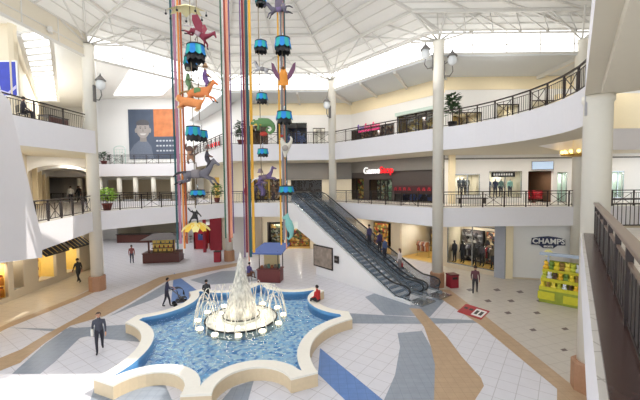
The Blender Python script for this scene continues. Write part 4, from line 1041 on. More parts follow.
# orange bird with raised wings
t = figure('carousel_bird', 'orange carousel bird with raised purple wings', 283.5, 78, 'carousel bird')
J = {'b': ((0, 0, 0), (.2, .24)), 'n': ((0, -.04, .26), .12), 'h': ((0, -.08, .4), .1), 'bk': ((0, -.24, .38), .03), 't': ((0, .2, -.24), .08), 't2': ((0, .34, -.44), .04)}
skinned('body', J, [('b', 'n', 0), ('n', 'h', 0), ('h', 'bk', 1), ('b', 't', 0), ('t', 't2', 0)], [cm((232, 150, 60)), cm((120, 80, 40))], t, root='b')
for sd in (-1, 1):
    w = MB(); vs = [(sd*.12, 0, .05), (sd*.25, .03, .28), (sd*.42, .05, .62), (sd*.52, .06, .68), (sd*.5, .05, .4), (sd*.36, .03, .08), (sd*.18, 0, -.1)]
    w.add(vs+[(x, yy+.05, z) for x, yy, z in vs], [tuple(range(7)), tuple(range(7, 14))[::-1]]+[(i, (i+1) % 7, 7+(i+1) % 7, 7+i) for i in range(7)]); w.build('wing', cm((116, 76, 100)), t)
    MB().tube([(sd*.07, 0, -.2), (sd*.08, -.02, -.42), (sd*.09, -.1, -.44)], .018, 5).build('leg', cm((190, 130, 60)), t)
# pale rooster
t = figure('carousel_rooster', 'pale speckled carousel rooster hung upright below a broad teal canopy', 285, 148, 'carousel rooster')
J = {'b': ((0, 0, -.05), (.18, .22)), 'n': ((-.1, 0, .2), .11), 'h': ((-.14, 0, .4), .09), 'bk': ((-.28, 0, .38), .025), 't1': ((.2, 0, .12), .1), 't2': ((.3, 0, .38), .06), 't3': ((.22, 0, .5), .03), 'l': ((.0, 0, -.3), .07), 'l2': ((0, 0, -.52), .03)}
skinned('body', J, [('b', 'n', 0), ('n', 'h', 0), ('h', 'bk', 1), ('b', 't1', 0), ('t1', 't2', 0), ('t2', 't3', 0), ('b', 'l', 0), ('l', 'l2', 1)], [cm((214, 206, 190)), cm((170, 130, 70))], t, root='b')
MB().ball((-.13, 0, .52), (.08, .025, .06)).build('comb', cm((170, 60, 50)), t); MB().ball((.02, -.17, -.02), (.14, .05, .13)).build('wing', cm((160, 150, 140)), t)
# seahorse
t = figure('carousel_seahorse', 'sea green carousel seahorse hung lowest beside the escalator top', 289.5, 227, 'carousel seahorse')
J = {'b': ((0, 0, .05), (.16, .2)), 'n': ((-.06, 0, .3), .11), 'h': ((-.12, 0, .46), .1), 's': ((-.32, 0, .38), .04), 't1': ((.08, 0, -.2), .12), 't2': ((.08, 0, -.4), .08), 't3': ((-.04, 0, -.54), .055), 't4': ((-.14, 0, -.44), .04), 'cr': ((-.06, 0, .6), .035)}
skinned('body', J, [('b', 'n', 0), ('n', 'h', 0), ('h', 's', 0), ('h', 'cr', 0), ('b', 't1', 0), ('t1', 't2', 0), ('t2', 't3', 0), ('t3', 't4', 0)], [cm((130, 186, 178))], t, root='b')
w = MB(); w.add([(.12, -.02, .2), (.36, -.02, .24), (.38, -.02, -.02), (.16, -.02, -.12), (.12, .02, .2), (.36, .02, .24), (.38, .02, -.02), (.16, .02, -.12)], [(0, 1, 2, 3), (7, 6, 5, 4), (0, 4, 5, 1), (1, 5, 6, 2), (2, 6, 7, 3), (3, 7, 4, 0)]); w.build('fin', cm((232, 228, 214)), t)
# yellow flower canopy with a black and white imp on top
t = figure('flower_canopy', 'yellow petal canopy hung lowest below the grey horse', 196, 227, 'canopy')
for k in range(10):
    a = 2*math.pi*k/10; mb = MB(); vs = []
    for i in range(6):
        r = .1+.52*i/5; z = .18-.34*(i/5)**2; w_ = .05+.13*math.sin(math.pi*(i+.6)/6.2)
        for q in (-1, 0, 1): vs.append((r*math.cos(a)-q*w_*math.sin(a), r*math.sin(a)+q*w_*math.cos(a), z+(.03 if q == 0 else 0)))
    mb.add(vs, [(i*3+j, i*3+j+1, i*3+j+4, i*3+j+3) for i in range(5) for j in range(2)], 0, True); mb.build('petal', cm((240, 196, 70) if k % 2 else (246, 226, 150)), t)
MB().ball((0, 0, .16), (.16, .16, .1)).build('centre', cm((250, 236, 190)), t)
t = figure('carousel_clown', 'small black and white carousel figure perched on the yellow petal canopy', 195, 216, 'carousel figure')
J = {'b': ((0, 0, 0), .11), 'c': ((0, 0, .18), .09), 'h': ((0, 0, .36), .08), 'al': ((-.18, 0, .2), .03), 'bl': ((-.3, 0, .36), .03), 'ar': ((.18, 0, .1), .03), 'br': ((.28, 0, -.04), .03), 'll': ((-.14, -.1, -.12), .04), 'ml': ((-.2, -.14, -.3), .035), 'lr': ((.14, -.1, -.12), .04), 'mr': ((.16, -.14, -.3), .035)}
skinned('body', J, [('b', 'c', 0), ('c', 'h', 1), ('c', 'al', 0), ('al', 'bl', 0), ('c', 'ar', 0), ('ar', 'br', 0), ('b', 'll', 0), ('ll', 'ml', 0), ('b', 'lr', 0), ('lr', 'mr', 0)], ['black', cm((224, 220, 214))], t, root='b')
# pale yellow star banner near the roof
t = figure('star_canopy', 'pale yellow ragged canopy with dark tassels above the maroon winged horse', 186, 9, 'canopy', 15)
vs = []; n = 14
for k in range(n):
    a = 2*math.pi*k/n; r = (.85 if k % 2 == 0 else .55); vs.append((r*math.cos(a), r*.6*math.sin(a), .0 if k % 2 else -.12))
mb = MB(); mb.add([(0, 0, .22)]+vs, [(0, 1+k, 1+(k+1) % n) for k in range(n)]); mb.build('cloth', cm((236, 228, 176)), t)
for k in range(0, n, 2):
    x, y, z = vs[k]; MB().tube([(x, y, z), (x, y, z-.12)], .012, 4).ball((x, y, z-.16), .05).build('tassel', 'black', t)
# small rider figure standing behind the grey horse's neck
t = figure('carousel_monkey', 'tan carousel monkey clinging upright just above the grey horse', 190, 155, 'carousel monkey', 15.3)
J = {'b': ((0, 0, 0), .12), 'c': ((0, 0, .2), .12), 'h': ((-.04, 0, .42), .11), 'al': ((-.2, 0, .3), .045), 'bl': ((-.14, 0, .52), .04), 'ar': ((.2, 0, .22), .045), 'br': ((.3, 0, .42), .04), 'l': ((-.12, 0, -.2), .06), 'm': ((-.06, 0, -.4), .045), 'r': ((.14, 0, -.2), .06), 's': ((.2, 0, -.4), .045), 't1': ((.2, .04, .0), .03), 't2': ((.4, .05, .12), .025)}
skinned('body', J, [('b', 'c', 0), ('c', 'h', 1), ('c', 'al', 1), ('al', 'bl', 1), ('c', 'ar', 1), ('ar', 'br', 1), ('b', 'l', 0), ('l', 'm', 1), ('b', 'r', 0), ('r', 's', 1), ('b', 't1', 1), ('t1', 't2', 1)], [cm((176, 130, 100)), cm((110, 84, 74))], t, root='b')

# riders and companions on the strings
def rider(label, u, v, y, body, head, k=1.0):
    t = figure('carousel_rider', label, u, v, 'carousel figure', y); t.scale = (k, k, k)
    J = {'b': ((0, 0, 0), .13), 'c': ((0, 0, .22), .13), 'n': ((0, 0, .36), .06), 'h': ((.02, 0, .48), .1)}
    bn = [('b', 'c', 0), ('c', 'n', 0), ('n', 'h', 1)]
    for sd in (-1, 1):
        q = '%d' % sd; J['a'+q] = ((.08, sd*.16, .22), .05); J['w'+q] = ((.26, sd*.14, .14), .04); J['k'+q] = ((.14, sd*.2, -.12), .07); J['f'+q] = ((.1, sd*.22, -.36), .05)
        bn += [('c', 'a'+q, 0), ('a'+q, 'w'+q, 1), ('b', 'k'+q, 0), ('k'+q, 'f'+q, 0)]
    skinned('body', J, bn, [cm(body), cm(head)], t, root='b'); MB().lathe([(.13, .56), (.1, .6), (.07, .72), (0, .74)], (.02, 0, 0), 10).build('cap', cm(head), t)
rider('tan and violet rider seated high behind the orange camel neck', 205, 80, 15.35, (130, 96, 150), (190, 150, 110))
rider('dark hooded rider seated behind the neck of the grey horse', 207, 160, 15.35, (76, 72, 80), (120, 90, 80), .9)
rider('green rider hanging beside the orange camel', 188, 84, 15.35, (110, 140, 100), (150, 150, 130))
rider('violet rider below and left of the purple horse', 260, 187, 15.2, (98, 84, 120), (150, 130, 140), 1.1)
t = figure('carousel_tiger', 'orange striped carousel tiger curled below the camel', 190, 102, 'carousel tiger', 14.5)
J = {'b': ((0, 0, 0), (.16, .18)), 'r': ((.34, 0, -.06), .16), 'c': ((-.26, 0, .06), .15), 'h': ((-.46, 0, .16), .13), 'm': ((-.6, 0, .1), .07), 't1': ((.56, 0, .06), .045), 't2': ((.66, 0, .28), .035)}
bn = [('b', 'r', 0), ('b', 'c', 0), ('c', 'h', 0), ('h', 'm', 1), ('r', 't1', 0), ('t1', 't2', 1)]
for sd in (-1, 1):
    q = '%d' % sd; J['a'+q] = ((-.34, sd*.1, -.16), .06); J['d'+q] = ((-.52, sd*.1, -.26), .05); J['g'+q] = ((.36, sd*.1, -.24), .07); J['j'+q] = ((.2, sd*.1, -.38), .05); J['e'+q] = ((-.44, sd*.09, .3), .035)
    bn += [('c', 'a'+q, 0), ('a'+q, 'd'+q, 1), ('r', 'g'+q, 0), ('g'+q, 'j'+q, 1), ('h', 'e'+q, 0)]
skinned('body', J, bn, [cm((230, 146, 84)), cm((236, 200, 150))], t, root='b')
# ------------------------------------------------------------------ lettering
def text_mesh(s, size, depth=.02, shear=0, space=1.0, bold=.0):
    c = bpy.data.curves.new('t', 'FONT'); c.body = s; c.size = size; c.extrude = depth; c.shear = shear; c.space_character = space; c.align_x = 'CENTER'; c.align_y = 'CENTER'; c.offset = bold; c.resolution_u = 3
    o = bpy.data.objects.new('t', c); COL.objects.link(o); dg = bpy.context.evaluated_depsgraph_get(); dg.update()
    me = bpy.data.meshes.new_from_object(o.evaluated_get(dg)); COL.objects.unlink(o); bpy.data.objects.remove(o); bpy.data.curves.remove(c)
    return me
def text(name, s, size, mat, parent, x, y, z, **kw):
    me = text_mesh(s, size, **kw); me.materials.clear(); me.materials.append(K[mat] if isinstance(mat, str) else mat)
    o = bpy.data.objects.new(name, me); COL.objects.link(o); o.parent = parent
    o.rotation_euler = (math.pi/2, 0, 0); o.location = (x, y, z); return o
def fthing(fr, x, y, z, name, label, cat, group=None, extra_rz=0):
    return thing(name, label, cat, fr.P(x, y, z), fr.rz+extra_rz, group)
# games shop sign
x0, x1, za, zb = fB3.R(366, 165, 397, 176); cx, cz = (x0+x1)/2, (za+zb)/2; w = x1-x0
t = fthing(fB3, cx, -.32, cz, 'shop_sign', 'glowing white and red shop sign on the grey bulkhead of the second level', 'sign')
text('white_letters', 'Game', .9, 'whiteglow', t, -w*.235, 0, 0, depth=.04, bold=.008); text('red_letters', 'Stop', .9, 'redglow', t, w*.25, 0, 0, depth=.04, bold=.008)
MB().b2(-w*.48, w*.48, .05, .1, -.12, .12).build('mounting_rail', 'greybulk', t)
# sports shop badge
x0, x1, za, zb = gR.R(531, 236, 565, 248); cx, cz = (x0+x1)/2, (za+zb)/2; w = (x1-x0)/2; h = (zb-za)/2
t = fthing(gR, cx, -.1, cz, 'shop_sign', 'navy badge sign with white capitals on the white ground level shop wall', 'sign')
K['navy'] = pm('navy_sign', (44, 50, 82), .4)
pts = [(-w, -h*.45), (-w*.55, -h*.5), (-w*.3, -h), (w*.3, -h), (w*.55, -h*.5), (w, -h*.45), (w*.97, h*.6), (w*.5, h*.85), (0, h), (-w*.5, h*.85), (-w*.97, h*.6)]
mb = MB(); mb.vprism((0, 0, 0), (1, 0), pts, .06); mb.build('badge', 'navy', t)
text('name_letters', 'CHAMPS', .52, 'white', t, 0, -.03, h*.12, depth=.02, bold=.012, space=1.02); text('small_letters', 'SPORTS', .17, 'white', t, 0, -.03, -h*.72, depth=.02, bold=.008)
# upper sign, a run of small joined letters
x0, x1, za, zb = fB3.R(358, 121, 380, 131); w = x1-x0
t = fthing(fB3, (x0+x1)/2, -.08, (za+zb)/2, 'shop_sign', 'pink and purple script sign above the brown third level shopfront', 'sign')
K['pinkglow'] = pm('pink_sign_letter', (214, 60, 120), .5, emit=.5); K['violet'] = pm('violet_sign_letter', (120, 90, 170), .5, emit=.3)
MB().b2(-w*.5, w*.5, .03, .07, -.5, -.3).build('underline', 'pinkglow', t)
rs = random.Random(5); letters = MB(); l2 = MB(); n = 9
for k in range(n):
    xx = -w*.46+w*.92*k/(n-1); hgt = .5 if k in (0, 3, 6) else .3; tgt = l2 if k < 3 else letters
    tgt.tube([(xx-.1, 0, -.2), (xx-.06, 0, -.2+hgt*.8), (xx+.04, 0, -.2+hgt), (xx+.1, 0, -.2+hgt*.5), (xx+.02, 0, -.2)], .045, 5)
letters.build('pink_letters', 'pinkglow', t); l2.build('violet_letters', 'violet', t)
# red wing sign
x0, x1, za, zb = fW.R(208, 144.5, 222, 150); w = abs(x1-x0)
t = fthing(fW, (x0+x1)/2, -.1, (za+zb)/2+.3, 'shop_sign', 'small red lettered sign over the wing shop on the third level', 'sign')
MB().b2(-w*.45, w*.45, .02, .08, -.4, .4).build('panel', 'white', t)
lt = MB()
for k in range(6): xx = -w*.36+w*.72*k/5; lt.tube([(xx-.15, 0, -.22), (xx-.15, 0, .22), (xx+.12, 0, .1), (xx-.1, 0, 0), (xx+.15, 0, -.22)], .06, 5)
lt.build('red_letters', 'redglow', t)
# yellow shop sign with dark letters, and the red neon strip
x0, x1, za, zb = fC3.R(236, 171, 251, 178); w = x1-x0
t = fthing(fC3, (x0+x1)/2, -.06, (za+zb)/2, 'shop_sign', 'dark lettered cream sign over the yellow lit second level shop', 'sign')
MB().b2(-w*.5, w*.5, .0, .05, -.4, .4).build('panel', 'yellow', t); lt = MB()
for k in range(5): xx = -w*.36+w*.72*k/4; lt.tube([(xx-.12, -.02, -.2), (xx-.02, -.02, .2), (xx+.1, -.02, -.2)], .05, 5)
lt.build('dark_letters', 'dark', t)
K['dimred'] = pm('dim_red_light', (200, 44, 60), .5, emit=.12)
x0, x1, za, zb = fB3.R(393, 186, 433, 193)
t = fthing(fB3, (x0+x1)/2, .0, (za+zb)/2, 'neon_sign', 'dim red lettered strip on the dark wall beside the games shop', 'sign'); w = x1-x0
MB().b2(-w*.5, w*.5, -.04, .0, -.3, .35).build('panel', pm('dark_maroon_panel', (70, 34, 40), .4), t); lt = MB()
for k in range(8):
    if k in (4,): continue
    xx = -w*.42+w*.84*k/7; MB().tube([(xx-.12, -.06, -.1), (xx-.05, -.06, .15), (xx+.06, -.06, .15), (xx+.12, -.06, -.1), (xx, -.06, -.02)], .035, 5).build('red_letter', K['dimred'], t)
x0, x1, za, zb = fR3.R(531, 161, 553, 170)
o = fthing(fR3, (x0+x1)/2, -.1, (za+zb)/2, 'lightbox_sign', 'pale blue lightbox over the brown doorway with red chairs', 'sign'); w = x1-x0; h = zb-za
MB().b2(-w/2, w/2, 0, .09, -h/2, h/2).build('case', 'chrome', o); MB().b2(-w/2+.06, w/2-.06, -.012, 0, -h/2+.06, h/2-.06).build('face', 'aqua', o)

# ------------------------------------------------------------------ billboard and poster
x0, x1, za, zb = fF.R(129.5, 109.5, 179, 159); w = (x1-x0)/2; h = (zb-za)/2
t = fthing(fF, (x0+x1)/2, -.18, (za+zb)/2, 'billboard', 'big slate blue billboard with a smiling man on the wing end wall', 'billboard')
MB().b2(-w, w, .0, .12, -h, h).build('panel', pm('slate_blue_print', (74, 84, 102), .5, var=.2, scale=1), t)
def disc(mb, cx, cz, rx, rz, y, n=20): mb.add([(cx+rx*math.cos(2*math.pi*k/n), y, cz+rz*math.sin(2*math.pi*k/n)) for k in range(n)], [tuple(range(n))])
mb = MB(); disc(mb, -w*.42, h*.2, w*.27, h*.36, -.02); disc(mb, -w*.7, h*.15, w*.05, h*.1, -.02); disc(mb, -w*.14, h*.15, w*.05, h*.1, -.02); mb.build('printed_face', pm('grey_skin_print', (158, 150, 146), .5, var=.12, scale=2), t)
mb = MB(); mb.add([(-w*.98, -.01, -h*.98), (-w*.02, -.01, -h*.98), (-w*.1, -.01, -h*.5), (-w*.3, -.01, -h*.22), (-w*.55, -.01, -h*.22), (-w*.8, -.01, -h*.42), (-w*.98, -.01, -h*.7)], [tuple(range(7))]); mb.build('printed_shirt', pm('grey_shirt_print', (104, 112, 128), .5, var=.2), t)
K['darkprint'] = pm('dark_print', (84, 82, 86), .5); K['greyprint'] = pm('pale_grey_print', (206, 200, 196), .5)
mb = MB(); n = 14; mb.add([(-w*.42+w*.275*math.cos(math.pi*k/n), -.03, h*.4+h*.19*math.sin(math.pi*k/n)) for k in range(n+1)]+[(-w*.42-w*.2, -.03, h*.36), (-w*.42+w*.2, -.03, h*.36)], [tuple(range(n+1))+(n+1, n+2)]); mb.build('printed_hair', 'darkprint', t)
for q in (-1, 1):
    mb = MB(); disc(mb, -w*.42+q*w*.1, h*.24, w*.035, h*.018, -.03, 10); mb.build('printed_eye', 'darkprint', t)
    MB().add([(-w*.42+q*w*.05, -.03, h*.285), (-w*.42+q*w*.15, -.03, h*.28), (-w*.42+q*w*.13, -.03, h*.305), (-w*.42+q*w*.06, -.03, h*.305)], [(0, 1, 2, 3)]).build('printed_brow', 'darkprint', t)
MB().add([(-w*.46, -.03, h*.1), (-w*.38, -.03, h*.1), (-w*.41, -.03, h*.24), (-w*.43, -.03, h*.24)], [(0, 1, 2, 3)]).build('printed_nose', pm('mid_grey_print', (138, 130, 126), .5), t)
MB().add([(-w*.42+w*.13*math.cos(math.pi+math.pi*k/8), -.03, h*.03+h*.07*math.sin(math.pi+math.pi*k/8)) for k in range(9)], [tuple(range(9))]).build('printed_smile', 'greyprint', t)
MB().b2(-w*.55, -w*.29, -.018, -.012, -h*.3, h*-.1).build('printed_neck', pm('mid_skin_print', (140, 132, 128), .5), t)
MB().b2(w*.02, w, -.02, 0, -h*.1, h).build('printed_orange_block', pm('orange_print', (196, 118, 70), .5, var=.45, scale=1.2), t)
lt = MB()
for r in range(3):
    for k in range(6): lt.b2(w*(.1+.13*k), w*(.18+.13*k), -.02, -.005, h*(-.3-.2*r), h*(-.24-.2*r))
lt.build('printed_lines', pm('pale_print', (190, 194, 200), .5), t)
MB().b2(-w, w, -.3, .12, -h-.5, -h-.1).build('ledge', 'white', t)
fp_ = Frame((-40, 22.2), (-19.2, 22.2)); x0, x1, za, zb = fp_.R(-6, 61, 18.5, 97)
o = fthing(fp_, (x0+x1)/2, -.08, (za+zb)/2, 'poster', 'vivid blue poster on the third level wall above the dark railing', 'poster'); w = (x1-x0)/2; h = (zb-za)/2
MB().b2(-w, w, 0, .08, -h, h).build('frame', 'white', o); MB().b2(-w+.08, w-.08, -.01, 0, -h+.08, h-.08).build('print', pm('vivid_blue_print', (50, 64, 178), .4, var=.3, scale=2), o)
mb = MB(); mb.add([(-w*.9, -.02, -h*.5), (w*.2, -.02, -h*.75), (w*.9, -.02, -h*.35), (w*.9, -.02, -h*.55), (w*.2, -.02, -h*.9), (-w*.9, -.02, -h*.8)], [tuple(range(6))]); mb.build('pale_streak', pm('pale_violet_print', (196, 190, 226), .4), o)

# ------------------------------------------------------------------ plants
def foliage(mb, c, r, n, size, rnd, droop=.3):
    for _ in range(n):
        a, b = rnd.uniform(0, 6.283), math.acos(rnd.uniform(-.85, 1)); q = rnd.uniform(.35, 1)**.6
        p = Vector((c[0]+r[0]*q*math.sin(b)*math.cos(a), c[1]+r[1]*q*math.sin(b)*math.sin(a), c[2]+r[2]*q*math.cos(b)))
        d = Vector((math.cos(a), math.sin(a), rnd.uniform(-droop, .7))).normalized(); s_ = d.cross(Vector((0, 0, 1))).normalized()*size*.3; l = d*size*rnd.uniform(.7, 1.2); up = s_.cross(d).normalized()*size*.1
        mb.add([p, p+l*.5+s_+up, p+l, p+l*.5-s_+up], [(0, 1, 2, 3)])
def plant(name, label, loc, pr, ph, fc, fr, n, size, leaf, pot='pot', trunk=None, group=None, seed=1):
    t = thing(name, label, 'plant', loc, 0, group)
    p = MB().lathe([(pr*.7, .002), (pr, ph*.85), (pr*1.08, ph*.85), (pr*1.08, ph), (pr*.9, ph), (pr*.88, ph-.04), (0, ph-.04)], (0, 0, 0), 18).build('pot', pot, t)
    rnd = random.Random(seed); mb = MB()
    for c, r in zip(fc, fr): foliage(mb, c, r, n, size, rnd)
    mb.build('foliage', leaf, t)
    st = MB()
    for k in range(4 if not trunk else 1): a = k*1.7; st.tube([(0, 0, ph-.05), (.1*math.cos(a)*(0 if trunk else 1), .1*math.sin(a)*(0 if trunk else 1), fc[-1][2])], .018 if not trunk else trunk, 5)
    st.build('stem', pm('brown_stem', (96, 74, 52), .7), t); return t
def bside(P, Q, u, off, z):
    """point behind the edge P-Q, seen at picture column u"""
    fr = Frame(P, Q); x, _ = fr.W(u, 190); v = fr.P(x, off, z); return v
plant('potted_bush', 'bright lime green bush in a maroon pot behind the bridge railing', bside(A, C1, 110, .6, Z2), .32, .5, [(0, 0, 1.05)], [(.6, .42, .55)], 260, .26, 'leafbright', seed=2)
plant('potted_fern', 'green potted fern standing against the wing wall behind the second level railing', bside((-9.6, 33.2), (-5, 33.2), 215, .6, Z2), .28, .45, [(0, 0, 1.1)], [(.45, .45, .75)], 220, .3, 'leaf', seed=3)
plant('potted_tree', 'leafy potted tree behind the third level railing at the back', bside(C1, C, 240, .75, Z3), .3, .5, [(0, 0, 1.55), (.1, 0, 1.05)], [(.5, .4, .75), (.45, .4, .5)], 180, .32, 'leafdark', trunk=.04, seed=4)
x, y = bside(B, (26, 23.4), 457, .9, Z3)[:2]
plant('potted_palm', 'tall thin potted palm in a dark pot on the third level beside the centre column', (x, y, Z3), .3, .55, [(0, 0, 1.35), (0, 0, 2.0)], [(.42, .42, .45), (.3, .3, .45)], 90, .42, 'leafdark', pot='black', trunk=.035, seed=5)
plant('potted_shrub', 'dark green potted shrub beside the white garden arbor in the wing', (-27.0, 43.4, 9.75), .35, .5, [(0, 0, 1.0)], [(.65, .6, .6)], 170, .35, 'leafdark', seed=6)
# white arbor on the far third level
t = thing('garden_arbor', 'pale lattice arbor with an arched top beside the potted shrub in the wing', 'arbor', (-25.1, 43.6, 9.75))
for sx in (-.7, .7): MB().b2(sx-.05, sx+.05, -.05, .05, .002, 2.0).build('post', 'palegreen', t)
MB().tube([(.7*math.cos(math.pi*k/10), 0, 2.0+.35*math.sin(math.pi*k/10)) for k in range(11)], .05, 6).build('arch', 'palegreen', t)
mb = MB()
for k in range(5): mb.bar((-.7+.35*k, 0, .2), (-.7+.35*k, 0, 2.0), .03); mb.bar((-.7, 0, .3+.4*k), (.7, 0, .3+.4*k), .03)
mb.build('lattice', 'palegreen', t)
mb = MB(); foliage(mb, (0, 0, .9), (.6, .2, .7), 60, .22, random.Random(9)); mb.build('creeper', 'leafdark', t)

# ------------------------------------------------------------------ kiosks
K['wood'] = pm('dark_cherry_wood', (92, 50, 42), .4, var=.2, scale=12); K['shingle'] = pm('dark_roof_panel', (70, 60, 58), .6, var=.2)
K['blueroof'] = pm('blue_canvas_roof', (78, 100, 160), .6, var=.1)
x, y, _ = feet(162, 262)
t = thing('kiosk', 'dark wooden retail kiosk with a wide hipped roof and lit shelves', 'kiosk', (x, y+.4, 0), .12)
MB().b2(-1.6, 1.6, -.8, .8, .004, .85).b2(-1.65, 1.65, -.85, .85, .85, .92).build('counter', 'wood', t)
for sx in (-1.1, 1.1):
    for sy in (-.6, .6): MB().b2(sx-.06, sx+.06, sy-.06, sy+.06, .92, 2.2).build('post', 'wood', t)
r = MB(); vs = [(-1.7, -1.1, 2.15), (1.7, -1.1, 2.15), (1.7, 1.1, 2.15), (-1.7, 1.1, 2.15), (-.8, -.15, 2.65), (.8, -.15, 2.65), (.8, .15, 2.65), (-.8, .15, 2.65)]
r.add(vs, [(3, 2, 1, 0), (4, 5, 6, 7), (0, 1, 5, 4), (1, 2, 6, 5), (2, 3, 7, 6), (3, 0, 4, 7)]); r.build('roof', 'shingle', t)
MB().b2(-1.0, 1.0, .1, .2, .92, 2.1).build('back_panel', 'warm', t)
for z in (1.25, 1.65): MB().b2(-1.0, 1.0, -.25, .1, z, z+.03).build('shelf', 'wood', t)
rk = random.Random(8); K['goods'] = [cm(c, 'goods') for c in ((196, 150, 90), (150, 90, 60), (220, 200, 150), (120, 110, 100), (180, 70, 60), (90, 120, 110))]
for k in range(14):
    zz = (.925, 1.285, 1.685)[k % 3]; xx = -.9+1.8*k/13
    o = MB().lathe([(.05, .0), (.07, .08), (.05, .2), (.025, .24), (.025, .28)], (0, 0, 0), 10).build('bottle', K['goods'][k % 6]); o.location = (x+xx*.99+.1*.1, y+.4-.1, zz); tag(o, 'small bottle on the lit shelves of the dark roofed kiosk', 'bottle', 'kiosk bottles')
light('POINT', 'kiosk_lamp', (x, y+.2, 2.05), 25, .08, (1, .85, .6)) if False else None
x, y, _ = feet(270, 282)
t = thing('kiosk', 'small retail kiosk with a sloping blue roof and maroon counter near the jets', 'kiosk', (x, y+.3, 0), -.15)
MB().b2(-.85, .85, -.5, .5, .004, .9).b2(-.9, .9, -.55, .55, .9, .96).build('counter', pm('maroon_counter', (110, 52, 52), .45), t)
for sx in (-.7, .7):
    for sy in (-.4, .9): MB().tube([(sx, sy, .004 if sy > .6 else .96), (sx, sy, 2.3)], .035, 6).build('post', 'dark', t)
r = MB(); vs = [(-1.25, -.75, 2.1), (1.05, -.75, 2.1), (1.25, 1.15, 2.55), (-.8, 1.15, 2.55)]; r.add(vs+[(a, b, c+.1) for a, b, c in vs], [(3, 2, 1, 0), (4, 5, 6, 7), (0, 1, 5, 4), (1, 2, 6, 5), (2, 3, 7, 6), (3, 0, 4, 7)]); r.build('roof', 'blueroof', t)
MB().b2(-.6, .6, .4, .46, .97, 1.9).build('back_panel', pm('cream_panel', (214, 196, 150), .6), t)
for k in range(6):
    o = MB().b2(-.09, .09, -.09, .09, .001, .2+.05*(k % 3)).build('gift_box', K['goods'][(k*2+1) % 6], bevel=.01); o.location = (x-.62+.25*k, y+.3, .96); tag(o, 'small gift box on the maroon counter of the blue roofed kiosk', 'box', 'boxes on the blue kiosk')
person('seated vendor in violet on a stool beside the blue roofed kiosk', (x-1.55, y+.1, .52), -.6, 'sit', 1.65, (74, 66, 120), (120, 84, 66), (30, 26, 24))
o = thing('stool', 'brown stool under the violet dressed vendor', 'stool', (x-1.55, y+.1, 0), -.6)
MB().lathe([(.17, .45), (.19, .47), (.19, .51), (.17, .52)], (0, 0, 0), 16).build('seat', 'wood', o)
for k in range(4): a = k*math.pi/2+.78; MB().tube([(.13*math.cos(a), .13*math.sin(a), .46), (.2*math.cos(a), .2*math.sin(a), .004)], .02, 6).build('leg', 'wood', o)
person('vendor in a white shirt standing behind the counter of the blue roofed kiosk', (x+.05, y+1.35, .004), 2.9, 'stand', 1.66, (226, 222, 220), (70, 70, 84), (50, 38, 32))
# yellow toy cart on the right
KX, KY = 14.3, 20.2
K['lime'] = pm('lime_yellow_panel', (206, 198, 46), .5, var=.15); K['leafy'] = pm('yellow_green_panel', (150, 160, 50), .5, var=.2); K['bluegrey'] = pm('blue_grey_beam', (176, 188, 206), .4)
t = thing('market_cart', 'lime yellow market cart heaped with plush toys under a pale blue grey bar', 'cart', (KX, KY, 0), -.75)
MB().b2(-1.0, 1.6, -.9, .9, .004, .75).build('body', 'leafy', t)
for k, (z, d0) in enumerate(((.75, -.9), (1.15, -.45), (1.6, 0))): MB().b2(-1.0, 1.6, d0, .9, z, z+.08).b2(-1.0, 1.6, d0, d0+.05, z+.08, z+.2).build('shelf', 'lime', t)
MB().b2(-1.0, 1.6, .85, .95, .75, 2.2).build('back_panel', 'leafy', t)
for sx in (-.75, 1.5): MB().b2(sx-.05, sx+.05, .3, .4, 1.6, 2.6).build('post', 'bluegrey', t)
MB().b2(-1.2, 2.2, .2, .5, 2.6, 2.76).build('bar', 'bluegrey', t)
MB().b2(-1.05, -.2, -.95, -.9, .2, .65).b2(.2, 1.4, -.95, -.9, .15, .6).build('banner', 'lime', t)
Rk = Matrix.Rotation(-.75, 3, 'Z'); pc = [(236, 214, 60), (196, 200, 70), (240, 190, 50), (150, 120, 60), (224, 226, 232), (110, 140, 60), (250, 226, 90), (90, 70, 50)]
for k in range(26):
    row = k % 3; xx = -.85+.27*(k//3); yy = (-.68, -.22, .3)[row]; zz = (.83, 1.23, 1.68)[row]; p = Vector((KX, KY, zz+.002))+Rk @ Vector((xx, yy, 0)); s_ = .12+.03*((k*7) % 3)
    o = thing('plush_toy', 'small plush toy heaped on the lime yellow cart', 'plush toy', p, -.75+.5*math.sin(k), 'plush toys on the cart')
    c_ = cm(pc[k % 8], 'plush'); MB().ball((0, 0, s_*1.0), (s_, s_*.85, s_)).build('body', c_, o); MB().ball((0, -.02, s_*2.35), s_*.72).ball((-s_*.5, 0, s_*2.95), s_*.28, 0, 7, 5).ball((s_*.5, 0, s_*2.95), s_*.28, 0, 7, 5).build('head', c_, o)
    for sx in (-1, 1): MB().ball((sx*s_*.9, -s_*.4, s_*1.1), (s_*.3, s_*.4, s_*.3), 0, 7, 5).build('arm', c_, o)
p = Vector((KX, KY, 2.2))+Rk @ Vector((-.85, .9, 0)); o = thing('paper_flower', 'pale yellow round flower standing at the end of the lime cart', 'flower', p, -.75)
MB().tube([(0, 0, .002), (0, 0, .25)], .02, 6).build('stem', 'leaf', o)
mb = MB()
for k in range(12): a = 2*math.pi*k/12; mb.ball((.17*math.cos(a), -.02, .42+.17*math.sin(a)), (.08, .03, .08), 0, 7, 5)
mb.build('petals', cm((244, 236, 160)), o); MB().ball((0, -.04, .42), (.12, .05, .12)).build('centre', cm((250, 240, 190)), o)

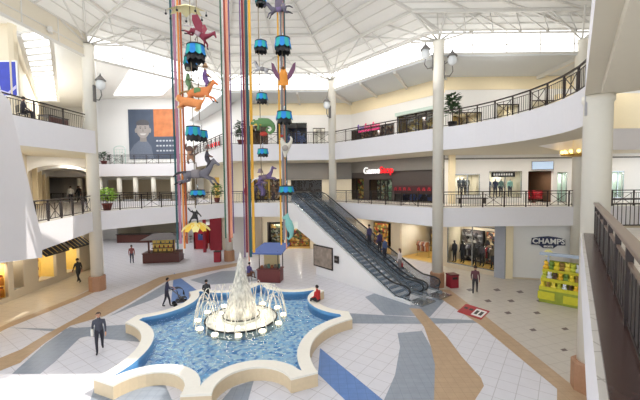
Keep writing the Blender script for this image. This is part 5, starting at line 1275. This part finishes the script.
# ------------------------------------------------------------------ ground furniture
x, y = atz(448.5, 288, 0)
t = thing('trash_bin', 'maroon square litter bin beside the brick base of the centre column', 'bin', (x+.33, y+.2, 0), .2)
MB().b2(-.3, .3, -.3, .3, .004, .85).build('body', 'maroon', t, bevel=.02); MB().b2(-.33, .33, -.33, .33, .85, .93).build('lid', pm('dark_maroon', (96, 26, 38), .4), t, bevel=.02); MB().b2(-.18, .18, -.335, -.3, .6, .76).build('flap', 'dark', t)
x, y = atz(219.5, 262.5, 0)
t = thing('litter_bin', 'dark red litter bin left of the brick base behind the pool', 'bin', (x-.25, y+.3, 0))
MB().b2(-.28, .28, -.28, .28, .004, .95).build('body', 'maroon', t, bevel=.02); MB().b2(-.3, .3, -.3, .3, .95, 1.02).build('lid', 'dark', t, bevel=.02)
pts = [(*atz(u, v, 0), 0) for u, v in ((466, 304), (490, 311.5), (481, 320), (457, 312))]; c = sum((Vector(p) for p in pts), Vector())/4
t = thing('floor_mat', 'red floor mat with a white printed panel lying before the sports shop', 'mat', (c.x, c.y, 0))
q = [Vector(p)-c for p in pts]; mb = MB(); mb.prism([tuple(v)[:2] for v in q], .009, .02); mb.build('mat', 'red', t)
a, b, cc, d = q; f = lambda s_, r_: (a.lerp(b, s_)).lerp(d.lerp(cc, s_), r_)
mb = MB(); mb.add([(*f(*sr)[:2], .023) for sr in ((.52, .15), (.95, .15), (.95, .85), (.52, .85))], [(0, 1, 2, 3)]); mb.build('white_panel', 'white', t)
mb = MB()
for s0 in (.08, .3): mb.add([(*f(*sr)[:2], .023) for sr in ((s0, .3), (s0+.16, .3), (s0+.16, .5), (s0, .5))], [(0, 1, 2, 3)])
for s0 in (.58, .76): mb.add([(*f(*sr)[:2], .026) for sr in ((s0, .3), (s0+.12, .3), (s0+.12, .7), (s0, .7))], [(0, 1, 2, 3)])
mb.build('dark_print', 'dark', t)
# seating on the west third level
p = aty(40, 124, 20.2); x = -16.6
t = thing('dining_table', 'dark table with a slatted front just behind the third level railing', 'table', (-16.9, 22.2, Z3), 1.57)
MB().b2(-.85, .85, -.4, .4, .7, .75).build('tabletop', 'dark', t)
for sx in (-.75, .75):
    for sy in (-.32, .32): MB().b2(sx-.03, sx+.03, sy-.03, sy+.03, .003, .7).build('leg', 'dark', t)
MB().b2(-.8, .8, -.36, -.33, .2, .65).build('front_panel', 'wood', t)
t = thing('cafe_chair', 'black chair under the dark dressed sitter on the third level', 'chair', (-16.75, 19.7, Z3), -.6)
MB().b2(-.22, .22, -.22, .22, .43, .47).build('seat', 'black', t); MB().b2(-.22, .22, -.24, -.2, .5, .9).build('backrest', 'black', t)
for sx in (-.19, .19):
    for sy in (-.19, .19): MB().b2(sx-.02, sx+.02, sy-.02, sy+.02, .003, .43).build('leg', 'black', t)
person('dark dressed person sitting behind the third level railing beside a table', (-16.75, 19.72, Z3+.475-.01), -.6, 'sit', 1.75, (44, 42, 56), (38, 38, 46), (34, 28, 26))
# people far down the corridor and on the back gallery
pc_ = Vector((-16.6, 22.6, 0))
for k, (tt, off, c, l) in enumerate(((13, .2, (230, 228, 226), 'far corridor walker in a white top beyond the left column'), (15, .9, (50, 48, 56), 'far corridor walker in charcoal beyond the left column'), (19, 1.1, (70, 40, 44), 'far corridor walker in dark red beyond the left column'))):
    p = pc_+CD*tt+Vector((.8, .58, 0))*off; person(l, (p.x, p.y, Z2+.004), .6+k, 'walk', 1.7, c, (46, 46, 54), (40, 32, 28), group='corridor walkers')
for k, (u, c, l) in enumerate(((252.5, (70, 70, 96), 'visitor in slate standing behind the gold ribbon at the second level rail'), (259, (92, 72, 116), 'visitor in violet at the second level rail under the purple horse'), (244, (176, 60, 60), 'visitor in red at the second level rail behind the maroon ribbon'), (271, (104, 84, 70), 'visitor in brown at the second level rail near the seahorse string'))):
    p = bside(C1, C, u, 1.2+.3*(k % 2), Z2+.004); person(l, p, math.pi-.3+.4*k, 'stand', 1.68, c, (48, 48, 60), (44, 34, 30), group='gallery visitors')

# ------------------------------------------------------------------ wall lanterns on the columns
def lantern(p, r, ang, z, label):
    t = thing('wall_lantern', label, 'lantern', (p[0]+r*math.cos(ang), p[1]+r*math.sin(ang), z), ang)
    MB().b2(0, .05, -.12, .12, -.55, .55).build('back_plate', 'greybulk', t)
    MB().tube([(.03, 0, -.4), (.35, 0, -.45), (.55, 0, -.15), (.5, 0, .2)], .035, 6).tube([(.03, 0, .35), (.3, 0, .55), (.5, 0, .35)], .03, 6).build('bracket', 'greybulk', t)
    MB().lathe([(.08, .2), (.26, .35), (.3, .6), (.2, .85), (.08, 1.0)], (.5, 0, 0), 12).build('glass', 'greyceil', t)
    MB().lathe([(.34, .82), (.2, 1.0), (.06, 1.15), (.02, 1.3)], (.5, 0, 0), 12).build('cap', 'greybulk', t)
    return t
lantern(A, .37, -.15, 13.3, 'ornate grey bracket lantern high on the left column'); lantern(B, .35, math.pi-.2, 15.2, 'bracket lantern on the west face of the centre column'); lantern(B, .35, -.3, 14.6, 'bracket lantern on the east face of the centre column'); lantern(C, .35, -2.2, 13.6, 'bracket lantern on the column behind the escalator top')
# golden lamp ring round the far right column
t = thing('ring_chandelier', 'glowing golden tiered lamp ring around the column under the curved bridge', 'chandelier', (G[0], G[1], 8.75))
MB().lathe([(.395, 0), (1.05, .12), (1.1, .2), (.395, .2)], (0, 0, 0), 28).build('tray', pm('brass', (190, 150, 70), .3, .7), t)
K['bulb'] = pm('amber_bulb', (255, 214, 120), .4, var=.01, emit=6)
for k in range(14):
    a = 2*math.pi*k/14; MB().tube([(.75*math.cos(a), .75*math.sin(a), .2), (.95*math.cos(a), .95*math.sin(a), .42)], .02, 5).ball((.97*math.cos(a), .97*math.sin(a), .36), .11, 0, 8, 6).build('bulb', 'bulb', t)

# ------------------------------------------------------------------ shop contents
def pattern(name, cols, scale):
    m = bpy.data.materials.new(name); m.use_nodes = True; nt = m.node_tree; b = nt.nodes['Principled BSDF']; tc = nt.nodes.new('ShaderNodeTexCoord'); v = nt.nodes.new('ShaderNodeTexVoronoi'); v.inputs['Scale'].default_value = scale; sp = nt.nodes.new('ShaderNodeSeparateColor'); cr = nt.nodes.new('ShaderNodeValToRGB'); cr.color_ramp.interpolation = 'CONSTANT'
    for i, c in enumerate(cols):
        e = cr.color_ramp.elements[i] if i < 2 else cr.color_ramp.elements.new(i/len(cols)); e.position = i/len(cols); e.color = lin(c)
    nt.links.new(tc.outputs['Object'], v.inputs['Vector']); nt.links.new(v.outputs['Color'], sp.inputs[0]); nt.links.new(sp.outputs[0], cr.inputs[0]); nt.links.new(cr.outputs[0], b.inputs['Base Color']); b.inputs['Roughness'].default_value = .5; return m
K['games'] = pattern('game_boxes', [(40, 44, 40), (120, 140, 110), (60, 80, 60), (190, 190, 170), (80, 60, 50), (150, 120, 60)], 5)
K['green'] = pattern('green_stock', [(120, 170, 130), (170, 210, 170), (90, 130, 100), (60, 70, 60), (210, 220, 200)], 4)
K['brownstock'] = pattern('brown_stock', [(90, 66, 48), (140, 104, 70), (60, 46, 38), (210, 190, 160), (120, 80, 60)], 4)
K['olivestock'] = pattern('olive_stock', [(170, 140, 60), (120, 100, 60), (210, 186, 110), (90, 70, 50), (200, 196, 190)], 3)
K['screens'] = pattern('blue_screens', [(30, 36, 60), (60, 80, 140), (20, 24, 40), (90, 110, 160)], 2)
K['warmstock'] = pattern('warm_stock', [(200, 150, 60), (150, 90, 50), (230, 200, 120), (110, 130, 70), (170, 60, 50), (90, 70, 60)], 4)
def display(fr, x0, x1, z0, y, h, mat, label, name='display_shelf', group=None, d=.35):
    t = fthing(fr, (x0+x1)/2, y, z0, name, label, 'display', group); w = (x1-x0)/2
    MB().b2(-w, w, 0, d, .003, h).build('back', 'dark', t); MB().b2(-w+.05, w-.05, -.03, 0, .1, h-.05).build('stock', mat, t)
    mb = MB()
    for k in range(1, max(2, int(h/.5))): mb.b2(-w, w, -.12, -.03, h*k/max(2, int(h/.5))-.02, h*k/max(2, int(h/.5))+.01)
    mb.build('shelf_boards', 'dark', t); return t
def spanw(h, a, b): return h[0]+(h[1]-h[0])*a, h[0]+(h[1]-h[0])*b
for h, a, b, mat, l, hh in ((hB2[0], .1, .9, 'games', 'dim game display behind the first narrow window of the games shop', 2.2), (hB2[1], .1, .9, 'warmstock', 'yellowish game display in the second window of the games shop', 2.2), (hB2[2], .03, .5, 'games', 'dark game wall left in the wide games shop window', 2.5), (hB2[2], .52, .97, 'green', 'green game wall right in the wide games shop window', 2.5), (hB2[3], .05, .95, 'screens', 'low dark display counter under the red lettered strip', .9)):
    x0, x1 = spanw(h, a, b); display(fB3, x0, x1, Z2, 1.1, hh, mat, l)
for h, a, b, mat, l, hh in ((hs_up[0], .04, .46, 'brownstock', 'brown stock wall left behind the third level shop window under the script sign', 2.1), (hs_up[0], .54, .96, 'brownstock', 'brown stock wall right behind the third level shop window under the script sign', 2.1), (hs_up[1], .04, .46, 'olivestock', 'golden stock wall left in the long third level window by the centre column', 2.2), (hs_up[1], .54, .96, 'olivestock', 'golden stock wall right in the long third level window by the centre column', 2.2)):
    x0, x1 = spanw(h, a, b); display(fB3, x0, x1, Z3, 1.3, hh, mat, l)
for h, a, b, mat, l in ((hs_back[0], .05, .45, 'screens', 'wall of blue screens left in the navy third level shop'), (hs_back[0], .55, .95, 'screens', 'wall of blue screens right in the navy third level shop')):
    x0, x1 = spanw(h, a, b); display(fC3, x0, x1, Z3, 1.3, 2.1, mat, l)
x0, x1 = spanw(hC2[0], .04, .3); display(fC3, x0, x1, Z2, 1.2, 2.3, 'warmstock', 'warm stock shelf left in the yellow second level shop')
x0, x1 = spanw(hC2[0], .36, .64); display(fC3, x0, x1, Z2, 1.2, 2.0, 'olivestock', 'golden stock shelf in the middle of the yellow second level shop')
x0, x1 = spanw(hC2[0], .7, .96); display(fC3, x0, x1, Z2, 1.2, 2.3, 'brownstock', 'brown stock shelf right in the yellow second level shop')
for a, b, l in ((.05, .45, 'warm stock wall left in the ground shop behind the escalators'), (.55, .95, 'warm stock wall right in the ground shop behind the escalators')):
    x0, x1 = spanw(hgB[0], a, b); display(gB, x0, x1, 0, 3.2, 2.6, 'warmstock', l)
x0, x1 = spanw(hgB[1], .05, .6); display(gB, x0, x1, 0, 4.6, 2.4, 'olivestock', 'golden stock wall deep in the clothes shop beside the centre column')
x0, x1 = spanw(hgC[2], .1, .9); display(gC, x0, x1, 0, 1.5, 2.6, 'games', 'dark green stock wall inside the ground shop behind the blue kiosk')
x0, x1 = spanw(hgC[3], .05, .95); display(gC, x0, x1, 0, 1.4, 2.4, 'warmstock', 'warm stock wall in the ground shop under the escalator top')
# clothes rails
def rack(fr, x, y, z0, n, cols, label, glabel, grp):
    t = fthing(fr, x, y, z0, 'clothes_rail', label, 'clothes rail'); w = .16*n/2+.1
    for sx in (-w, w): MB().tube([(sx, 0, .004), (sx, 0, 1.5)], .02, 6).build('upright', 'chrome', t); MB().b2(sx-.02, sx+.02, -.25, .25, .004, .04).build('foot', 'chrome', t)
    MB().tube([(-w, 0, 1.5), (w, 0, 1.5)], .018, 6).build('rail', 'chrome', t)
    for k in range(n):
        xx = -w+.18+.16*k; o = fthing(fr, x+xx, y, z0+.55, 'garment', glabel, 'garment', grp)
        mb = MB(); pr = [(-.2, 0), (.2, 0), (.19, .55), (.3, .5), (.34, .6), (.2, .84), (.07, .88), (-.07, .88), (-.2, .84), (-.34, .6), (-.3, .5), (-.19, .55)]
        vs = [(sx_, yy, zz) for sx_ in (-.05, .05) for yy, zz in pr]; m = len(pr); mb.add(vs, [tuple(range(m))[::-1], tuple(range(m, 2*m))]+[(i, (i+1) % m, m+(i+1) % m, m+i) for i in range(m)]); mb.build('cloth', cm(cols[k % len(cols)]), o)
        MB().tube([(0, 0, .86), (0, 0, .94), (0, .03, .97)], .008, 4).build('hook', 'chrome', o)
x0, x1 = spanw(hgB[1], .0, 1.0)
rack(gB, x0+(x1-x0)*.3, 1.8, .02, 7, [(170, 110, 70), (120, 60, 50), (200, 190, 180)], 'clothes rail of rusty garments inside the warm ground shop', 'rusty garment on the rail inside the warm ground shop', 'rusty garments on the rail')
rack(gB, x0+(x1-x0)*.78, 1.5, .02, 7, [(44, 42, 50), (70, 66, 72), (90, 60, 60)], 'clothes rail of dark garments by the shop entrance beside the centre column', 'dark garment on the rail by the shop entrance', 'dark garments on the rail')
h = hgB[2]
for k in range(2):
    rack(gB, h[0]+(h[1]-h[0])*(.28+.42*k), 1.9, .32, 8, [(64, 60, 66), (170, 170, 176), (90, 84, 96), (40, 40, 46)] if k == 0 else [(150, 36, 46), (40, 40, 44), (170, 160, 160)], ('clothes rail of grey garments in the mannequin window', 'clothes rail of red and black garments in the mannequin window')[k], ('grey garment on the rail in the mannequin window', 'red or black garment on the rail in the mannequin window')[k], ('grey window garments', 'red and black window garments')[k])
K['greystock'] = pattern('grey_garment_wall', [(60, 58, 62), (110, 108, 112), (40, 38, 42), (160, 158, 156), (90, 80, 78), (196, 190, 180)], 4)
K['rowstock'] = pattern('rust_garment_wall', [(170, 100, 60), (210, 180, 140), (120, 60, 50), (60, 56, 60), (226, 206, 160)], 4)
for a, b, mat_, l in ((.03, .46, 'greystock', 'wall of grey garments behind the mannequins nearest the centre column'), (.52, .86, 'rowstock', 'wall of rust and tan garments behind the mannequins nearest the grey pier')):
    x0, x1 = spanw(hgB[2], a, b); display(gB, x0, x1, .32, 2.15, 2.7, mat_, l, d=.3)
x0, x1 = spanw(hgB[1], .66, .97); display(gB, x0, x1, 0, 4.6, 2.4, 'rowstock', 'wall of rusty garments deep inside the shop entrance beside the centre column')
mq = None
for k, fx in enumerate((.06, .2, .46, .58, .8, .9)):
    c = ((60, 58, 64), (44, 42, 48), (48, 46, 46), (92, 88, 96), (120, 104, 84), (54, 50, 52))[k]
    l = ('nearest the centre column', 'second from the centre column', 'in black before the red rail', 'in grey before the red rail', 'in tan beside the grey pier', 'in charcoal beside the grey pier')[k]
    p = gB.P(h[0]+(h[1]-h[0])*fx, .75+.2*(k % 2), .325); person('dressed shop mannequin '+l, p, gB.rz+math.pi-.3, 'stand', 1.86, c, (40, 40, 44), skin=cm((70, 66, 64)), name='mannequin', hands=False, face=False, group='window mannequins')
h = hR2[0]
for k, fx in enumerate((.35, .5, .65)): person('grey window mannequin, %s in the pale second level window' % ('closest to the column', 'middle of three', 'furthest from the column')[k], fR3.P(h[0]+(h[1]-h[0])*fx, .8, h[2]+.035), fR3.rz+math.pi, 'stand', 1.5, ((90, 96, 104), (70, 76, 84), (110, 120, 120))[k], (60, 62, 70), skin=cm((196, 180, 160)), name='mannequin', hands=False, face=False)
h = hR2[1]
for k, fx in enumerate((.14, .34, .52, .8)): person('window mannequin in %s beside the second level doorway' % ('slate blue', 'dark blue', 'muted teal', 'pale aqua')[k], fR3.P(h[0]+(h[1]-h[0])*fx, .8, h[2]+.035), fR3.rz+math.pi, 'stand', 1.55, ((90, 104, 140), (60, 70, 100), (110, 140, 140), (150, 200, 196))[k], (70, 74, 90), skin=cm((196, 180, 160)), name='mannequin', hands=False, face=False)
w = (h[1]-h[0]); o = fthing(fR3, h[0]+w*.42, -.06, h[3]-.28, 'window_sign', 'narrow black sign across the top of a second level shop window', 'sign'); MB().b2(-.95, .95, 0, .04, -.2, .2).build('panel', 'black', o); mb = MB()
for k in range(8): mb.b2(-.8+.2*k, -.67+.2*k, -.012, 0, -.08, .08)
mb.build('pale_marks', 'greyceil', o)
h = hR2[2]
for k, fx in enumerate((.36, .72)):
    t = fthing(fR3, h[0]+(h[1]-h[0])*fx, 1.1+.5*(1-k), Z2, 'armchair', ('round backed red armchair deeper inside the brown doorway', 'round backed red armchair at the front of the brown doorway')[k], 'chair')
    MB().lathe([(.4, .25), (.42, .42), (.36, .48), (0, .48)], (0, 0, 0), 18).build('seat', 'red', t)
    mb = MB(); m = 10; vs = []
    for i in range(m+1):
        a = math.radians(0+180*i/m)
        for r_, z in ((.4, .3), (.46, .95), (.38, .97), (.33, .35)): vs.append((r_*math.cos(a), r_*math.sin(a), z))
    mb.add(vs, [(i*4+j, i*4+(j+1) % 4, i*4+4+(j+1) % 4, i*4+4+j) for i in range(m) for j in range(4)], 0, True); mb.build('backrest', 'red', t)
    for sx in (-.25, .25):
        for sy in (-.25, .25): MB().tube([(sx, sy, .004), (sx, sy, .27)], .025, 6).build('leg', 'dark', t)
# bench on the second level before the pale window
x0, x1, za, zb = fR3.R(455, 199, 484, 203); p = fR3.P((x0+x1)/2, -.5, Z2)
t = thing('bench', 'long dark bench under the pale second level shop window', 'bench', p, fR3.rz); w = (x1-x0)/2
MB().b2(-w, w, -.22, .22, .4, .47).build('seat', 'dark', t)
for sx in (-w+.2, w-.2): MB().b2(sx-.04, sx+.04, -.2, .2, .003, .4).build('leg', 'dark', t)
# red doors and pillars of the ground shop at the back
h = hgC[0]; t = fthing(gC, (h[0]+h[1])/2-.1, .35, .025, 'shop_counter', 'red panelled stand inside the maroon ground shop at the back', 'counter'); MB().b2(-.6, .6, 0, .5, 0, 2.3).build('body', 'red', t); MB().b2(-.3, .3, -.03, 0, 1.0, 1.7).build('blue_print', 'screens', t)
x0, x1, za, zb = gC.R(211, 223, 222, 249); o = struct(place(MB().b2(x0, x1, -.35, .0, 0, 4.1).build('trim_14', 'maroon'), gC))
x0, x1, za, zb = gC.R(207.5, 223, 210, 252); o = struct(place(MB().b2(x0, x1, -1.5, -1.2, 0, 4.1).build('trim_15', 'maroon'), gC))
x0, x1, za, zb = gC.R(223.5, 228, 231, 240); o = fthing(gC, (x0+x1)/2+.3, -.06, (za+zb)/2, 'poster', 'pale poster on the white ground wall beside the maroon pillar', 'poster'); MB().b2(-.4, .4, 0, .05, -.55, .55).build('frame', 'white', o); MB().b2(-.35, .35, -.01, 0, -.5, .5).build('print', pm('pale_print2', (206, 198, 196), .5, var=.3, scale=4), o)
# awnings and goods along the west lane
for k, hh in enumerate(hS[2:]):
    t = fthing(fS, (hh[0]+hh[1])/2, -.02, 2.3, 'awning', ('dark striped awning over the first yellow window from the stair flight', 'dark striped awning over the window beside the left column')[k], 'awning'); w = (hh[1]-hh[0])/2+.3
    vs = [(-w, 0, .75), (w, 0, .75), (w, -.75, .1), (-w, -.75, .1), (w, -.75, 0), (-w, -.75, 0), (w, 0, .7), (-w, 0, .7)]
    MB().add(vs, [(0, 1, 2, 3), (3, 2, 4, 5), (0, 3, 5, 7), (1, 6, 4, 2), (7, 5, 4, 6)]).build('canvas', pm('navy_black_canvas', (40, 40, 48), .6), t); mb = MB()
    for j in range(5): xx = -w+.15+2*w*j/5; mb.add([(xx, -.01, .76), (xx+.1, -.01, .76), (xx+.1, -.76, .11), (xx, -.76, .11)], [(0, 1, 2, 3)])
    mb.build('stripes', cm((206, 180, 110)), t)
hh = hS[2]
for k in range(4):
    o = fthing(fS, hh[0]+.35, .45, hh[2]+.05+.62*k, 'hanging_ornament', 'rust red ornament in the column of four inside the yellow lane window', 'ornament', 'rust red window ornaments'); MB().ball((0, 0, .26), (.2, .2, .24)).build('body', cm((176, 76, 50)), o); MB().b2(-.1, .1, -.1, .1, .5, .58).build('cap', 'dark', o)
hh = hS[0]
for k in range(6):
    o = fthing(fS, hh[0]+.4+.42*(k % 3), .5, hh[2]+.03+.75*(k//3), 'candy_jar', 'amber candy jar stacked in the yellow window at the frame edge', 'jar', 'amber window jars'); MB().lathe([(.15, .003), (.17, .1), (.17, .45), (.11, .55)], (0, 0, 0), 14).build('glass', cm((226, 150, 50)), o); MB().lathe([(.12, .55), (.12, .62), (.03, .66)], (0, 0, 0), 12).build('lid', cm((150, 70, 40)), o)
# seats and counters far down the wing ground level
t = thing('cafe_counter', 'long dark counter far down the wing under the bridge', 'counter', (-23.0, 43.0, 0)); MB().b2(-2.3, 2.3, -.4, .4, .004, 1.0).build('body', 'wood', t); MB().b2(-2.4, 2.4, -.5, .5, 1.0, 1.06).build('worktop', 'dark', t)
for k in range(7):
    t = thing('bar_stool', 'black bar stool in the far row beside the wing counter', 'stool', (-20.0+.72*k*.9, 42.6, 0), 0, 'far bar stools'); MB().lathe([(.2, .72), (.22, .78), (0, .8)], (0, 0, 0), 12).build('seat', 'black', t); MB().tube([(0, 0, .02), (0, 0, .73)], .03, 6).build('stem', 'black', t); MB().lathe([(.2, .004), (.18, .03), (.03, .05)], (0, 0, 0), 12).build('foot', 'black', t)
# ------------------------------------------------------------------ light
W = bpy.data.worlds.new('world'); S.world = W; W.use_nodes = True
bg = W.node_tree.nodes['Background']; bg.inputs[0].default_value = (.86, .93, 1, 1); bg.inputs[1].default_value = 3.0
def light(kind, name, loc, e, size=.5, col=(1, 1, 1), rot=(0, 0, 0), **kw):
    l = bpy.data.lights.new(name, kind); l.energy = e; l.color = col
    if kind == 'AREA': l.shape = 'DISK' if 'y' not in kw else 'RECTANGLE'; l.size = size
    if 'y' in kw: l.size_y = kw['y']
    if kind == 'POINT': l.shadow_soft_size = size
    o = bpy.data.objects.new(name, l); COL.objects.link(o); o.location = loc; o.rotation_euler = rot; return o
for p, e, sz, c in LAMPS: light('AREA', 'shop_lamp', p, e, sz, c)
sun = light('SUN', 'sun', (0, 0, 30), 6.0, col=(1, .95, .86))
sd = Vector((-.66, -.12, -1)); sun.rotation_euler = sd.to_track_quat('-Z', 'Y').to_euler(); sun.data.angle = .01
for k in range(6):
    a = 2*math.pi*(k+.1)/6; light('POINT', 'pool_lamp', (FC[0]+JX+1.1*math.cos(a), FC[1]+JY+1.1*math.sin(a), .8), 26, .1, (1, .86, .62))
light('AREA', 'skylight_wing', (-19, 37, 18.2), 1700, 6, (.95, .98, 1), y=10)
light('AREA', 'skylight_corridor', (-26, 34, 16.0), 1300, 3, (.95, .98, 1), rot=(0, 0, .62), y=14)
lid = MB(); R1 = (-1.0, 7.6, 12.9, 15.2); R2 = (-6.0, -3.6, 18.0, 21.8)  # unseen glowing lid added over the roof: even fill, gaps shape the sun patches
xs = sorted({-10.5, 9.5, R1[0], R1[1], R2[0], R2[1]}); ys = sorted({7.5, 24.0, R1[2], R1[3], R2[2], R2[3]})
for x0, x1 in zip(xs[:-1], xs[1:]):
    for y0, y1 in zip(ys[:-1], ys[1:]):
        mx_, my_ = (x0+x1)/2, (y0+y1)/2
        if any(r[0] < mx_ < r[1] and r[2] < my_ < r[3] for r in (R1, R2)): continue
        lid.quad([(x0, y0, 19.75), (x1, y0, 19.75), (x1, y1, 19.75), (x0, y1, 19.75)])
K['lid_glow'] = pm('added_lid_glow', (248, 251, 255), .3, var=.01, emit=2.6)
struct(lid.build('window_9', 'lid_glow'))
# added lamps without fittings, lighting the galleries from under slabs and ceilings
def down(pts, z, e, size=.35):
    for x, y in pts: light('AREA', 'gallery_fill', (x, y, z), e, size, (1, .93, .82))
def along(p, q, n, off):
    p, q = Vector(p), Vector(q); d = (q-p).normalized(); nn = Vector((-d.y, d.x))
    return [tuple(p.lerp(q, (k+.5)/n)+nn*off) for k in range(n)]
down(along(C, B, 4, 2.5), 4.06, 60); down(along(C, B, 4, 2.4), 9.26, 70); down(along(C, B, 4, 2.4), 15.45, 70)
down(along(C1, C, 3, 2.5), 4.06, 60); down(along(C1, C, 3, 2.4), 9.26, 70); down(along(C1, C, 3, 2.4), 15.45, 70)
down(along(B, (26, 23.4), 5, 2.3), 9.26, 70); down(along(B, (26, 23.4), 4, 2.4), 15.45, 70)
down(along(D1, A, 3, 2.2), 4.06, 60); down(along(D1, A, 3, 2.2), 9.26, 80)
down([(-18, 25), (-22, 31), (-27, 38), (-33, 46)], 9.26, 90)
down(along((1, 0), D, 4, -2.5), 9.55, 18)
for x, y in ((-12.5, 14), (-12.8, 21.5), (-7.8, 29.3), (.4, 29.3), (6, 22.6), (12, 21.5)): light('AREA', 'ceiling_fill', (x, y, 13.2), 75, 1.2, (1, .97, .93), (math.pi, 0, 0))  # added lamps without fittings, brighten the roof from below
S.view_settings.view_transform = 'Standard'; S.view_settings.look = 'None'; S.view_settings.gamma = 1; S.view_settings.exposure = -0.56
S.cycles.max_bounces = 6; S.cycles.diffuse_bounces = 4; S.cycles.glossy_bounces = 3; S.cycles.transparent_max_bounces = 12; S.cycles.transmission_bounces = 4
S.cycles.sample_clamp_indirect = 8; S.cycles.caustics_reflective = False; S.cycles.caustics_refractive = False
S.cycles.use_denoising = True
